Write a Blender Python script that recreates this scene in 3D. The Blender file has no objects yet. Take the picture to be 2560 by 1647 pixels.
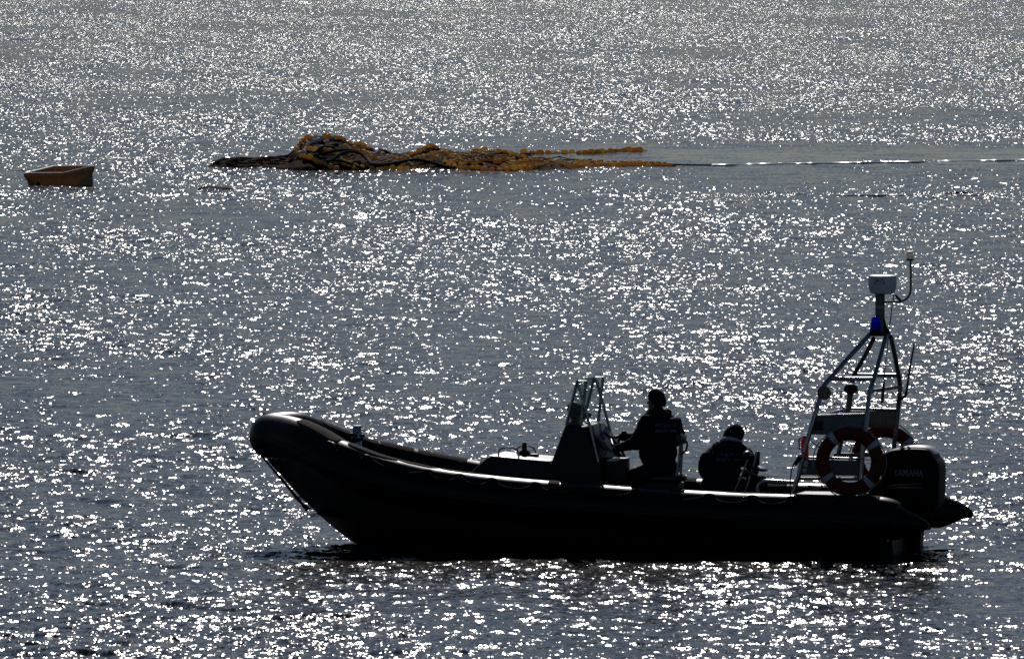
import bpy, bmesh, math, random
import numpy as np
from mathutils import Vector, Matrix, noise
from mathutils.bvhtree import BVHTree

random.seed(7)
rng = np.random.default_rng(11)
scene = bpy.context.scene
C = scene.collection

# ------------------------------------------------------------------ camera, sky, sun, exposure
FPX = 32000.0                       # focal length in pixels of the 2560 px wide photograph (about 450 mm)
CAM = Vector((-0.869, -139.0, 8.5))
PITCH = 0.0441
cam_data = bpy.data.cameras.new('camera')
cam_data.sensor_width = 36.0
cam_data.lens = 36.0 * FPX / 2560.0
cam_data.clip_start = 1.0
cam_data.clip_end = 60000.0
cam = bpy.data.objects.new('camera', cam_data)
cam.location = CAM
cam.rotation_euler = (math.pi / 2 - PITCH, 0, 0)
C.objects.link(cam)
scene.camera = cam

SUN_EL, SUN_AZ = math.radians(30.5), math.radians(0.0)
world = bpy.data.worlds.new('World')
scene.world = world
world.use_nodes = True
wn = world.node_tree
bg = wn.nodes['Background']
sky = wn.nodes.new('ShaderNodeTexSky')
sky.sky_type = 'NISHITA'
sky.sun_disc = False
sky.sun_elevation = SUN_EL
sky.sun_rotation = SUN_AZ
sky.air_density = 1.0
sky.dust_density = 0.2
sky.ozone_density = 2.0
wb = wn.nodes.new('ShaderNodeMix'); wb.data_type = 'RGBA'; wb.blend_type = 'MULTIPLY'; wb.inputs[0].default_value = 1.0
wb.inputs[7].default_value = (0.91, 0.955, 1.12, 1.0)          # the photograph's cool white balance, for the whole sky alike
wn.links.new(sky.outputs[0], wb.inputs[6])
wn.links.new(wb.outputs[2], bg.inputs[0])
bg.inputs[1].default_value = 0.055

sun_data = bpy.data.lights.new('sun', 'SUN')
sun_data.energy = 5.0
sun_data.angle = math.radians(0.53)
sun_data.color = (1.0, 0.95, 0.9)
sun = bpy.data.objects.new('sun', sun_data)
sd = Vector((math.sin(SUN_AZ) * math.cos(SUN_EL), math.cos(SUN_AZ) * math.cos(SUN_EL), math.sin(SUN_EL)))
sun.rotation_euler = sd.to_track_quat('Z', 'Y').to_euler()
sun.location = sd * 100
C.objects.link(sun)

vs = scene.view_settings
vs.view_transform = 'Standard'
vs.look = 'None'
vs.gamma = 1.0
vs.use_curve_mapping = False
vs.exposure = -1.3
scene.cycles.filter_width = 1.65
scene.cycles.sample_clamp_direct = 46.0        # the sensor clips each glint before it is averaged down
scene.cycles.use_denoising = False
scene.cycles.max_bounces = 6
scene.cycles.sample_clamp_indirect = 1.5
scene.cycles.caustics_reflective = False
scene.cycles.caustics_refractive = False

# ------------------------------------------------------------------ geometry of the view: pixel -> place
YAW = math.radians(12.5)
BOAT = Matrix.Rotation(-YAW, 4, 'Z')          # boat frame: +x aft, +y starboard (away), +z up, origin on the water
BINV = BOAT.inverted()
CROT = cam.rotation_euler.to_matrix()


def ray(px, py):
    return CROT @ Vector(((px - 1280.0) / FPX, -(py - 823.5) / FPX, -1.0))


def at(px, py, v=0.0):
    """point in the boat's frame, on the fore-and-aft plane v metres to starboard of the keel"""
    o = BINV @ CAM
    d = BINV.to_3x3() @ ray(px, py)
    t = (v - o.y) / d.y
    return o + d * t


def far_at(px, py, Y):
    d = ray(px, py)
    return CAM + d * ((Y - CAM.y) / d.y)


def on_water(px, py, z=0.0):
    d = ray(px, py)
    return CAM + d * ((z - CAM.z) / d.z)


# ------------------------------------------------------------------ materials
def mat(name):
    m = bpy.data.materials.new(name)
    m.use_nodes = True
    nt = m.node_tree
    return m, nt, nt.nodes['Principled BSDF']


def surf(name, col, rough=0.5, metal=0.0, var=0.25, scale=9.0, bump=0.0, bscale=60.0, spec=0.5, rvar=0.12):
    m, nt, p = mat(name)
    tc = nt.nodes.new('ShaderNodeTexCoord')
    n = nt.nodes.new('ShaderNodeTexNoise')
    n.inputs['Scale'].default_value = scale
    n.inputs['Detail'].default_value = 6
    n.inputs['Roughness'].default_value = 0.65
    nt.links.new(tc.outputs['Object'], n.inputs['Vector'])
    r = nt.nodes.new('ShaderNodeValToRGB')
    r.color_ramp.elements[0].position = 0.3
    r.color_ramp.elements[1].position = 0.72
    r.color_ramp.elements[0].color = (*[c * (1 - var) for c in col], 1)
    r.color_ramp.elements[1].color = (*[min(1, c * (1 + var)) for c in col], 1)
    nt.links.new(n.outputs['Fac'], r.inputs[0])
    nt.links.new(r.outputs[0], p.inputs['Base Color'])
    mr = nt.nodes.new('ShaderNodeMapRange')
    mr.inputs['To Min'].default_value = max(0.02, rough - rvar)
    mr.inputs['To Max'].default_value = min(1, rough + rvar)
    nt.links.new(n.outputs['Fac'], mr.inputs['Value'])
    nt.links.new(mr.outputs[0], p.inputs['Roughness'])
    p.inputs['Metallic'].default_value = metal
    p.inputs['Specular IOR Level'].default_value = spec
    if bump:
        b = nt.nodes.new('ShaderNodeBump')
        b.inputs['Strength'].default_value = bump
        b.inputs['Distance'].default_value = 0.01
        n2 = nt.nodes.new('ShaderNodeTexNoise')
        n2.inputs['Scale'].default_value = bscale
        n2.inputs['Detail'].default_value = 3
        nt.links.new(tc.outputs['Object'], n2.inputs['Vector'])
        nt.links.new(n2.outputs['Fac'], b.inputs['Height'])
        nt.links.new(b.outputs[0], p.inputs['Normal'])
    return m


def thin(name, col, trans, rough=0.4, amount=0.4):
    """moulded plastic that lets some light through"""
    m = surf(name, col, rough)
    nt = m.node_tree
    p = nt.nodes['Principled BSDF']
    t = nt.nodes.new('ShaderNodeBsdfTranslucent')
    t.inputs[0].default_value = (*trans, 1)
    mx = nt.nodes.new('ShaderNodeMixShader')
    mx.inputs[0].default_value = amount
    nt.links.new(p.outputs[0], mx.inputs[1])
    nt.links.new(t.outputs[0], mx.inputs[2])
    nt.links.new(mx.outputs[0], nt.nodes['Material Output'].inputs[0])
    return m


M = {}
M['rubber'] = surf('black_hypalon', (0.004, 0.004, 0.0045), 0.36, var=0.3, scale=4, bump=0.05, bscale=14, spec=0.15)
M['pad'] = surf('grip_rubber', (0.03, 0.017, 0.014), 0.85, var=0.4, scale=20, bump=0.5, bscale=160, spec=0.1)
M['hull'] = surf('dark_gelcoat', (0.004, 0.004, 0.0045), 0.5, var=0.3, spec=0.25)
M['deck'] = surf('dark_deck', (0.01, 0.01, 0.011), 0.8, spec=0.2)
M['console'] = surf('navy_console', (0.007, 0.008, 0.014), 0.5, var=0.15, spec=0.25)
M['deckwhite'] = surf('white_gelcoat', (0.6, 0.6, 0.58), 0.35, var=0.08)
M['steel'] = surf('stainless_steel', (0.30, 0.30, 0.31), 0.28, metal=1.0, var=0.2, scale=14)
M['dullsteel'] = surf('dull_aluminium', (0.16, 0.145, 0.12), 0.5, metal=0.6, var=0.35, scale=12)
M['panel'] = surf('painted_panel', (0.11, 0.125, 0.13), 0.55, var=0.3, scale=14)
M['black'] = surf('black_plastic', (0.006, 0.006, 0.0065), 0.5, var=0.3, spec=0.3)
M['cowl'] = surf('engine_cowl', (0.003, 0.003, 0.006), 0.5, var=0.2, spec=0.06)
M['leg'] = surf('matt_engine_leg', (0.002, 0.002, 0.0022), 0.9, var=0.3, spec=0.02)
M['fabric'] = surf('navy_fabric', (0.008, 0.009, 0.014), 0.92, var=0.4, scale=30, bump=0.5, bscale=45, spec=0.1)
M['vinyl'] = surf('black_vinyl', (0.012, 0.012, 0.013), 0.42, var=0.3)
M['skin'] = surf('skin', (0.22, 0.12, 0.085), 0.6, var=0.12)
M['ring'] = surf('orange_ring', (0.10, 0.012, 0.008), 0.6, var=0.25, spec=0.2)
M['tape'] = surf('reflective_tape', (0.42, 0.43, 0.45), 0.5, var=0.12)
M['red'] = thin('red_paint', (0.6, 0.02, 0.012), (0.8, 0.02, 0.012), 0.5, 0.5)
M['rope'] = surf('dark_rope', (0.02, 0.018, 0.016), 0.85, var=0.4, scale=60, spec=0.2)
M['palerope'] = surf('pale_rope', (0.30, 0.25, 0.18), 0.85, var=0.3, scale=60)
M['strand'] = thin('tan_strand', (0.55, 0.36, 0.14), (0.7, 0.42, 0.12), 0.8, 0.45)
M['glintline'] = surf('glint_line', (0.75, 0.73, 0.70), 0.2, var=0.1, scale=30, spec=0.8, rvar=0.03)
M['paper'] = thin('chart_paper', (0.6, 0.62, 0.66), (0.5, 0.52, 0.55), 0.7, 0.25)
M['radome'] = surf('radome', (0.80, 0.82, 0.85), 0.5, var=0.06)
M['blue'] = thin('blue_lens', (0.01, 0.012, 0.6), (0.03, 0.04, 1.0), 0.12, 0.75)
M['lens'] = thin('clear_lens', (0.9, 0.89, 0.82), (0.95, 0.93, 0.86), 0.12, 0.75)
M['print_dim'] = surf('jacket_print', (0.10, 0.11, 0.16), 0.6, var=0.3, scale=40)
M['print_grey'] = surf('cowl_print', (0.20, 0.20, 0.22), 0.5, var=0.2)
M['print_orange'] = surf('cowl_stripe', (0.22, 0.09, 0.03), 0.5, var=0.2)
M['print_red'] = surf('radar_print', (0.20, 0.02, 0.03), 0.5, var=0.1)
M['netting'] = surf('maroon_netting', (0.05, 0.017, 0.010), 0.95, var=0.55, scale=7, bump=0.7, bscale=22, spec=0.03)
M['f_yellow'] = thin('yellow_float', (0.90, 0.68, 0.29), (0.95, 0.68, 0.22), 0.6, 0.7)
M['f_orange'] = thin('orange_float', (0.92, 0.57, 0.17), (0.97, 0.57, 0.14), 0.6, 0.6)
M['f_white'] = thin('white_float', (0.75, 0.75, 0.73), (0.6, 0.6, 0.56), 0.6, 0.35)
M['hose'] = surf('black_leadline', (0.006, 0.006, 0.0065), 0.85, var=0.3, spec=0.06)
M['tub'] = thin('ochre_tub', (0.44, 0.28, 0.13), (0.9, 0.48, 0.17), 0.6, 0.19)
M['tubrim'] = surf('pale_sheen_rim', (0.8, 0.75, 0.66), 0.3, var=0.1)  # the sun's white sheen along the rim, put into a pale base colour
M['wood'] = surf('wet_wood', (0.14, 0.07, 0.03), 0.9, var=0.4, scale=15, spec=0.05)

# floats weathered one by one: some faded, some grimy
for k_ in ('f_yellow', 'f_orange', 'f_white'):
    nt = M[k_].node_tree
    oi = nt.nodes.new('ShaderNodeObjectInfo')
    mr_ = nt.nodes.new('ShaderNodeMapRange'); mr_.inputs['To Min'].default_value = 0.75; mr_.inputs['To Max'].default_value = 1.15
    nt.links.new(oi.outputs['Random'], mr_.inputs['Value'])
    pb_ = nt.nodes['Principled BSDF']
    src_ = pb_.inputs['Base Color'].links[0].from_socket
    ml = nt.nodes.new('ShaderNodeVectorMath'); ml.operation = 'SCALE'
    nt.links.new(src_, ml.inputs[0]); nt.links.new(mr_.outputs[0], ml.inputs['Scale'])
    nt.links.new(ml.outputs[0], pb_.inputs['Base Color'])

# clear pane with a green tint
m, nt, p = mat('screen_glass')
g = nt.nodes.new('ShaderNodeBsdfGlossy'); g.inputs['Roughness'].default_value = 0.05
tr = nt.nodes.new('ShaderNodeBsdfTransparent'); tr.inputs[0].default_value = (0.88, 0.94, 0.92, 1)
lw = nt.nodes.new('ShaderNodeLayerWeight'); lw.inputs[0].default_value = 0.5
pw = nt.nodes.new('ShaderNodeMath'); pw.operation = 'POWER'; pw.inputs[1].default_value = 4.0
nt.links.new(lw.outputs['Facing'], pw.inputs[0])
fr = nt.nodes.new('ShaderNodeMath'); fr.operation = 'MULTIPLY_ADD'; fr.inputs[1].default_value = 0.6; fr.inputs[2].default_value = 0.03
nt.links.new(pw.outputs[0], fr.inputs[0])
mx = nt.nodes.new('ShaderNodeMixShader')
nt.links.new(fr.outputs[0], mx.inputs[0]); nt.links.new(tr.outputs[0], mx.inputs[1]); nt.links.new(g.outputs[0], mx.inputs[2])
nt.links.new(mx.outputs[0], nt.nodes['Material Output'].inputs[0])
M['glass'] = m

# sea water: the waves are geometry; the material adds only the finest ripples
WATER_ROUGH, RIP1, RIP2 = 0.095, 0.345, 0.28
m, nt, p = mat('sea_water')
p.inputs['Base Color'].default_value = (0.006, 0.012, 0.013, 1)
p.inputs['Roughness'].default_value = WATER_ROUGH
p.inputs['IOR'].default_value = 1.333
geo = nt.nodes.new('ShaderNodeNewGeometry')
att = nt.nodes.new('ShaderNodeAttribute'); att.attribute_name = 'ripple'


def ripple(scale, k, stretch):
    mp = nt.nodes.new('ShaderNodeVectorMath'); mp.operation = 'MULTIPLY'
    mp.inputs[1].default_value = stretch
    nt.links.new(geo.outputs['Position'], mp.inputs[0])
    n = nt.nodes.new('ShaderNodeTexNoise')
    n.inputs['Scale'].default_value = scale
    n.inputs['Detail'].default_value = 2
    nt.links.new(mp.outputs[0], n.inputs['Vector'])
    s = nt.nodes.new('ShaderNodeVectorMath'); s.operation = 'SUBTRACT'; s.inputs[1].default_value = (0.5, 0.5, 0.5)
    nt.links.new(n.outputs['Color'], s.inputs[0])
    q = nt.nodes.new('ShaderNodeVectorMath'); q.operation = 'MULTIPLY'; q.inputs[1].default_value = (k * 2, k * 2, 0)
    nt.links.new(s.outputs[0], q.inputs[0])
    return q


a1, a2 = ripple(7.8, RIP1, (1.6, 0.8, 0)), ripple(21.0, RIP2, (1.6, 0.8, 0))
att2 = nt.nodes.new('ShaderNodeAttribute'); att2.attribute_name = 'fine'
a2s = nt.nodes.new('ShaderNodeVectorMath'); a2s.operation = 'SCALE'
nt.links.new(a2.outputs[0], a2s.inputs[0]); nt.links.new(att2.outputs['Fac'], a2s.inputs['Scale'])
a2 = a2s
ad = nt.nodes.new('ShaderNodeVectorMath'); ad.operation = 'ADD'
nt.links.new(a1.outputs[0], ad.inputs[0]); nt.links.new(a2.outputs[0], ad.inputs[1])
sc = nt.nodes.new('ShaderNodeVectorMath'); sc.operation = 'SCALE'
nt.links.new(ad.outputs[0], sc.inputs[0]); nt.links.new(att.outputs['Fac'], sc.inputs['Scale'])
ad2 = nt.nodes.new('ShaderNodeVectorMath'); ad2.operation = 'ADD'
nt.links.new(sc.outputs[0], ad2.inputs[0]); nt.links.new(geo.outputs['Normal'], ad2.inputs[1])
nm = nt.nodes.new('ShaderNodeVectorMath'); nm.operation = 'NORMALIZE'
nt.links.new(ad2.outputs[0], nm.inputs[0]); nt.links.new(nm.outputs[0], p.inputs['Normal'])
M['sea'] = m


# ------------------------------------------------------------------ object helpers
def link(name, me, mt, parent=None, smooth=True):
    if mt is not None:
        me.materials.append(M[mt] if isinstance(mt, str) else mt)
    if smooth:
        me.polygons.foreach_set('use_smooth', [True] * len(me.polygons))
    o = bpy.data.objects.new(name, me)
    C.objects.link(o)
    if parent is not None:
        o.parent = parent
        off = parent.get('_off')
    return o


class MB:
    """collects vertices (boat frame or world) and faces, then links ONE mesh object"""
    def __init__(s):
        s.v, s.f = [], []

    def add(s, v, f):
        b = len(s.v)
        s.v += [Vector(q) for q in v]
        s.f += [tuple(i + b for i in q) for q in f]
        return s

    def tube(s, pts, r, seg=10, steps=0, cap=True, closed=False):
        pts = [Vector(q) for q in pts]
        rs = list(r) if hasattr(r, '__len__') else [r] * len(pts)
        if steps:
            pts, rs = spline(pts, rs, steps)
        n = len(pts)
        up = None
        v = []
        for i, q in enumerate(pts):
            if closed:
                d = pts[(i + 1) % n] - pts[i - 1]
            else:
                d = pts[min(i + 1, n - 1)] - pts[max(i - 1, 0)]
            d.normalize()
            if up is None:
                up = Vector((0, 0, 1)) if abs(d.z) < 0.9 else Vector((0, 1, 0))
            a = d.cross(up).normalized()
            b = a.cross(d).normalized()
            up = b
            for k in range(seg):
                t = 2 * math.pi * k / seg
                v.append(q + (a * math.cos(t) + b * math.sin(t)) * rs[i])
        f = []
        for i in range(n if closed else n - 1):
            j = (i + 1) % n
            for k in range(seg):
                l = (k + 1) % seg
                f.append((i * seg + k, i * seg + l, j * seg + l, j * seg + k))
        if cap and not closed:
            f.append(tuple(range(seg))[::-1])
            f.append(tuple((n - 1) * seg + k for k in range(seg)))
        return s.add(v, f)

    def box(s, c, size, rot=None, bev=0.008):
        bm = bmesh.new()
        bmesh.ops.create_cube(bm, size=1)
        for q in bm.verts:
            q.co = Vector((q.co.x * size[0], q.co.y * size[1], q.co.z * size[2]))
        if bev:
            bmesh.ops.bevel(bm, geom=bm.edges[:], offset=min(bev, min(size) * 0.35), segments=2, affect='EDGES', profile=0.6)
        R = rot.to_3x3() if rot is not None else Matrix.Identity(3)
        bm.verts.index_update()
        s.add([R @ q.co + Vector(c) for q in bm.verts], [tuple(q.index for q in f.verts) for f in bm.faces])
        bm.free()
        return s

    def slab(s, poly, vec, bev=0.006):
        """a flat outline given a thickness along vec"""
        bm = bmesh.new()
        vec = Vector(vec)
        a = [bm.verts.new(Vector(q)) for q in poly]
        b = [bm.verts.new(Vector(q) + vec) for q in poly]
        n = len(a)
        bm.faces.new(a)
        bm.faces.new(b[::-1])
        for i in range(n):
            j = (i + 1) % n
            bm.faces.new((a[j], a[i], b[i], b[j]))
        bmesh.ops.recalc_face_normals(bm, faces=bm.faces[:])
        if bev:
            bmesh.ops.bevel(bm, geom=bm.edges[:], offset=bev, segments=2, affect='EDGES', profile=0.6)
        bm.verts.index_update()
        s.add([q.co.copy() for q in bm.verts], [tuple(q.index for q in f.verts) for f in bm.faces])
        bm.free()
        return s

    def lathe(s, c, prof, seg=20, axis=None):
        v, f = [], []
        R = Vector(axis).to_track_quat('Z', 'Y').to_matrix() if axis is not None else Matrix.Identity(3)
        for r, z in prof:
            for k in range(seg):
                t = 2 * math.pi * k / seg
                v.append(Vector(c) + R @ Vector((r * math.cos(t), r * math.sin(t), z)))
        n = len(prof)
        for i in range(n - 1):
            for k in range(seg):
                l = (k + 1) % seg
                f.append((i * seg + k, i * seg + l, (i + 1) * seg + l, (i + 1) * seg + k))
        f.append(tuple(range(seg))[::-1])
        f.append(tuple((n - 1) * seg + k for k in range(seg)))
        return s.add(v, f)

    def ball(s, c, ax, seg=14, rings=9):
        """ellipsoid; ax = three half-axis vectors"""
        ax = [Vector(q) for q in ax]
        v, f = [Vector(c) + ax[2]], []
        for i in range(1, rings):
            p = math.pi * i / rings
            for k in range(seg):
                t = 2 * math.pi * k / seg
                v.append(Vector(c) + ax[0] * math.sin(p) * math.cos(t) + ax[1] * math.sin(p) * math.sin(t) + ax[2] * math.cos(p))
        v.append(Vector(c) - ax[2])
        for k in range(seg):
            f.append((0, 1 + k, 1 + (k + 1) % seg))
            e = len(v) - 1
            f.append((e, 1 + (rings - 2) * seg + (k + 1) % seg, 1 + (rings - 2) * seg + k))
        for i in range(rings - 2):
            for k in range(seg):
                l = (k + 1) % seg
                f.append((1 + i * seg + k, 1 + (i + 1) * seg + k, 1 + (i + 1) * seg + l, 1 + i * seg + l))
        return s.add(v, f)

    def capsule(s, p0, r0, p1, r1, seg=14):
        p0, p1 = Vector(p0), Vector(p1)
        d = (p1 - p0)
        L = d.length
        d.normalize()
        prof = []
        for i in range(6):
            t = math.pi / 2 * (1 - i / 5 * 0.98)
            prof.append((r0 * math.cos(t) + 1e-4, -r0 * math.sin(t)))
        for i in range(6):
            t = math.pi / 2 * (0.02 + i / 5 * 0.98)
            prof.append((r1 * math.cos(t) + 1e-4, L + r1 * math.sin(t)))
        return s.lathe(p0, prof, seg, d)

    def mesh(s, name, off=(0, 0, 0)):
        me = bpy.data.meshes.new(name)
        off = Vector(off)
        me.from_pydata([tuple(q - off) for q in s.v], [], s.f)
        bm = bmesh.new(); bm.from_mesh(me)
        bmesh.ops.recalc_face_normals(bm, faces=bm.faces[:])
        bm.to_mesh(me); bm.free()
        me.update()
        return me

    def build(s, name, mt, parent=None, smooth=True, off=None):
        if off is None:
            off = OFF.get(parent.name, (0, 0, 0)) if parent is not None else (0, 0, 0)
        o = link(name, s.mesh(name, off), mt, parent, smooth)
        OFF[o.name] = off
        if smooth:
            for q in o.data.polygons:
                pass
            o.data.set_sharp_from_angle(angle=math.radians(38))
        return o


OFF = {}


def spline(pts, rs, steps):
    P, Rr = [], []
    n = len(pts)
    for i in range(n - 1):
        p0, p1, p2, p3 = pts[max(i - 1, 0)], pts[i], pts[i + 1], pts[min(i + 2, n - 1)]
        for k in range(steps):
            t = k / steps
            t2, t3 = t * t, t * t * t
            P.append(0.5 * ((2 * p1) + (p2 - p0) * t + (2 * p0 - 5 * p1 + 4 * p2 - p3) * t2 + (3 * p1 - p0 - 3 * p2 + p3) * t3))
            Rr.append(rs[i] + (rs[i + 1] - rs[i]) * t)
    P.append(pts[-1].copy()); Rr.append(rs[-1])
    return P, Rr


def tag(o, label, cat, group=None):
    o['label'] = label
    o['category'] = cat
    if group:
        o['group'] = group
    return o


def thing(name, label, cat, base, boat=True, group=None):
    """an Empty at the thing's base; parts are authored in the same frame as base"""
    o = bpy.data.objects.new(name, None)
    C.objects.link(o)
    o.empty_display_size = 0.2
    base = Vector(base)
    if boat:
        o.location = BOAT @ base
        o.rotation_euler = (0, 0, -YAW)
    else:
        o.location = base
    OFF[o.name] = base
    return tag(o, label, cat, group)


def solo(mb, name, mt, base, label, cat, boat=True, group=None, smooth=True):
    """a thing that is one mesh"""
    o = mb.build(name, mt, None, smooth, off=Vector(base))
    if boat:
        o.location = BOAT @ Vector(base)
        o.rotation_euler = (0, 0, -YAW)
    else:
        o.location = Vector(base)
    return tag(o, label, cat, group)


def empty_part(name, parent):
    o = bpy.data.objects.new(name, None)
    C.objects.link(o)
    o.parent = parent
    OFF[o.name] = OFF[parent.name]
    return o


def text_mb(txt, width, height, extrude=0.0015, bold=0.0):
    """lettering as a mesh in its own x (right) / z (up) plane, centred, of the given size"""
    cu = bpy.data.curves.new('lettering', 'FONT')
    cu.body = txt
    cu.align_x = 'CENTER'
    cu.align_y = 'CENTER'
    cu.extrude = 0.01
    cu.offset = bold
    cu.resolution_u = 3
    o = bpy.data.objects.new('lettering', cu)
    C.objects.link(o)
    dg = bpy.context.evaluated_depsgraph_get()
    me = bpy.data.meshes.new_from_object(o.evaluated_get(dg))
    vv = [q.co.copy() for q in me.vertices]
    ff = [tuple(q.vertices) for q in me.polygons]
    bpy.data.objects.remove(o)
    bpy.data.curves.remove(cu)
    bpy.data.meshes.remove(me)
    x0, x1 = min(q.x for q in vv), max(q.x for q in vv)
    y0, y1 = min(q.y for q in vv), max(q.y for q in vv)
    out = []
    for q in vv:
        out.append(Vector(((q.x - (x0 + x1) / 2) / (x1 - x0) * width, -extrude * (1 if q.z > 0 else -1), (q.y - (y0 + y1) / 2) / (y1 - y0) * height)))
    return out, ff


# ------------------------------------------------------------------ the sea
def build_sea():
    D = [112.0]
    while D[-1] < 500:
        D.append(D[-1] + 0.058 * (D[-1] / 139.0) ** 1.6)
    near = [0.5, 4, 12, 25, 40, 55, 70, 82, 92, 99, 104, 108, 110.5]
    farr = [505, 515, 530, 560, 600, 680, 800, 1000, 1400, 2000, 3000, 5000, 9000, 20000, 40000]
    D = np.array(near + D + farr)
    fine = np.linspace(-0.0455, 0.0455, 350)
    side, st_ = [], 0.000245
    q_ = 0.0455
    while q_ < 0.8:
        q_ += st_
        st_ *= 1.04 if q_ < 0.1 else 1.6
        side.append(q_)
    side = np.array([v for v in side if v < 0.8] + [1.0, 1.25])
    T = np.concatenate([-side[::-1], fine, side])
    tt, dd = np.meshgrid(np.tan(T), D)
    x = (CAM.x + tt * dd).ravel()
    y = (CAM.y + dd).ravel()
    d = dd.ravel()
    # spacing of the mesh, to leave out waves too short for it
    dT = np.abs(np.gradient(T))
    spx = d * np.tile(dT, len(D))
    sp = np.maximum(0.052 * (d / 139.0) ** 1.6, 0.92 * spx)
    # calm water: the slick right of the net, and gusts elsewhere
    # pixel row of each point (at water level), to lay out the slick where the net drifts
    mask = np.ones_like(x)
    Y = y
    xr = x
    # slick to the right of the floats: an area of damped ripples behind the tow line
    p0 = on_water(1480, 392); p1 = on_water(2560, 376)
    def band(yc, w, x0, soft):
        return np.exp(-((Y - yc) / w) ** 2) * (1 / (1 + np.exp(-(xr - x0) / soft)))
    ya = on_water(1900, 391).y
    yb = on_water(1900, 446).y
    slick = 0.70 * np.clip(band(ya, 9.0, on_water(1480, 391).x, 1.2) * 1.25, 0, 1)
    slick = np.maximum(slick, 0.32 * np.clip(band(yb, 11.0, on_water(1250, 446).x, 2.2) * 1.2, 0, 1))
    mask *= 1 - slick
    # gusts: slowly varying ripple energy
    gust = np.zeros_like(x)
    for k in range(14):
        lam = rng.uniform(6, 40)
        a = rng.uniform(0, 2 * math.pi)
        gust += np.sin(2 * math.pi / lam * (x * math.cos(a) * 2.0 + y * math.sin(a)) + rng.uniform(0, 6.28))
    mask *= np.clip(1 + 0.06 * gust, 0.72, 1.3)
    for (pa, pb, a_, w_) in (((1700, 413), (2620, 399), 1.3, 0.8), ((1640, 489), (2620, 487), 2.3, 0.8)):
        A, B = on_water(*pa), on_water(*pb)
        u = np.clip((x - A.x) / (B.x - A.x), 0, 1)
        g_ = np.exp(-((y - (A.y + (B.y - A.y) * u)) / w_) ** 2) * np.clip(u * 6, 0, 1)
        mask = np.maximum(mask, a_ * g_)
    z = np.zeros_like(x)
    NW = 150
    lams = np.exp(np.linspace(math.log(0.15), math.log(3.5), NW))
    # slope variance per wave: most in the short waves
    s2 = 0.022
    wgt = (lams / 0.6) ** -1.05 * np.exp(-(lams / 4.0) ** 2)
    wgt /= wgt.sum()
    wind = math.radians(250)
    ok = (d > 110) & (d < 505) & (np.abs(np.tile(T, len(D))) < 0.4)
    xo, yo, spo, mo = x[ok], y[ok], sp[ok], mask[ok]
    zo = np.zeros_like(xo)
    for i, lam in enumerate(lams):
        k = 2 * math.pi / lam
        a = wind + rng.normal(0, 0.75)
        amp = math.sqrt(2 * s2 * wgt[i]) / k
        ph = k * (xo * math.cos(a) + yo * math.sin(a)) + rng.uniform(0, 6.28)
        fade = np.clip((lam / spo - 2.2) / 2.0, 0, 1)
        mm = mo if lam < 1.6 else 0.5 + 0.5 * mo
        zo += amp * fade * mm * np.sin(ph + 0.25 * np.sin(ph * 0.37))
    # the disturbed water along the tow line and a second line nearer in
    for (pa, pb, h, w) in (((1700, 413), (2620, 399), 0.004, 0.6), ((1640, 489), (2620, 487), 0.01, 0.6)):
        A, B = on_water(*pa), on_water(*pb)
        u = np.clip((xo - A.x) / (B.x - A.x), 0, 1)
        yc = A.y + (B.y - A.y) * u
        zo += h * np.exp(-((yo - yc) / w) ** 2) * np.clip(u * 8, 0, 1) * (0.75 + 0.25 * np.sin(xo * 9 + np.sin(xo * 3.1) * 2))
    z[ok] = zo
    # short waves lost to the coarser far mesh come back as ripples in the material
    lost = 0.86 + 0.14 * np.clip((d - 130) / 50, 0, 1) + 1.1 * np.clip((d - 165) / 180, 0, 1)
    lost = lost + 0.6 * np.clip((spx - 0.12) / 0.3, 0, 1)
    rip = np.where(ok, mask * lost, 1.7)
    verts = np.stack([x, y, z], 1)
    nr, nc = len(D), len(T)
    idx = np.arange(nr * nc).reshape(nr, nc)
    f = np.stack([idx[:-1, :-1], idx[:-1, 1:], idx[1:, 1:], idx[1:, :-1]], -1).reshape(-1, 4)
    me = bpy.data.meshes.new('sea')
    me.vertices.add(len(verts)); me.vertices.foreach_set('co', verts.astype(np.float32).ravel())
    me.loops.add(f.size); me.loops.foreach_set('vertex_index', f.astype(np.int32).ravel())
    me.polygons.add(len(f))
    me.polygons.foreach_set('loop_start', np.arange(0, f.size, 4, dtype=np.int32))
    me.polygons.foreach_set('use_smooth', np.ones(len(f), dtype=bool))
    me.update(calc_edges=True)
    at_ = me.attributes.new('ripple', 'FLOAT', 'POINT')
    at_.data.foreach_set('value', rip.astype(np.float32))
    fine_ = me.attributes.new('fine', 'FLOAT', 'POINT')
    fine_.data.foreach_set('value', (1 - 0.85 * np.clip((d - 150) / 130, 0, 1)).astype(np.float32))
    me.materials.append(M['sea'])
    o = bpy.data.objects.new('sea', me)
    C.objects.link(o)
    o['kind'] = 'structure'


build_sea()

# ------------------------------------------------------------------ the boat
boat = thing('inflatable_boat', 'long black rigid inflatable patrol boat with console, radar arch and outboard engine', 'boat', (0, 0, 0))

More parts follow.
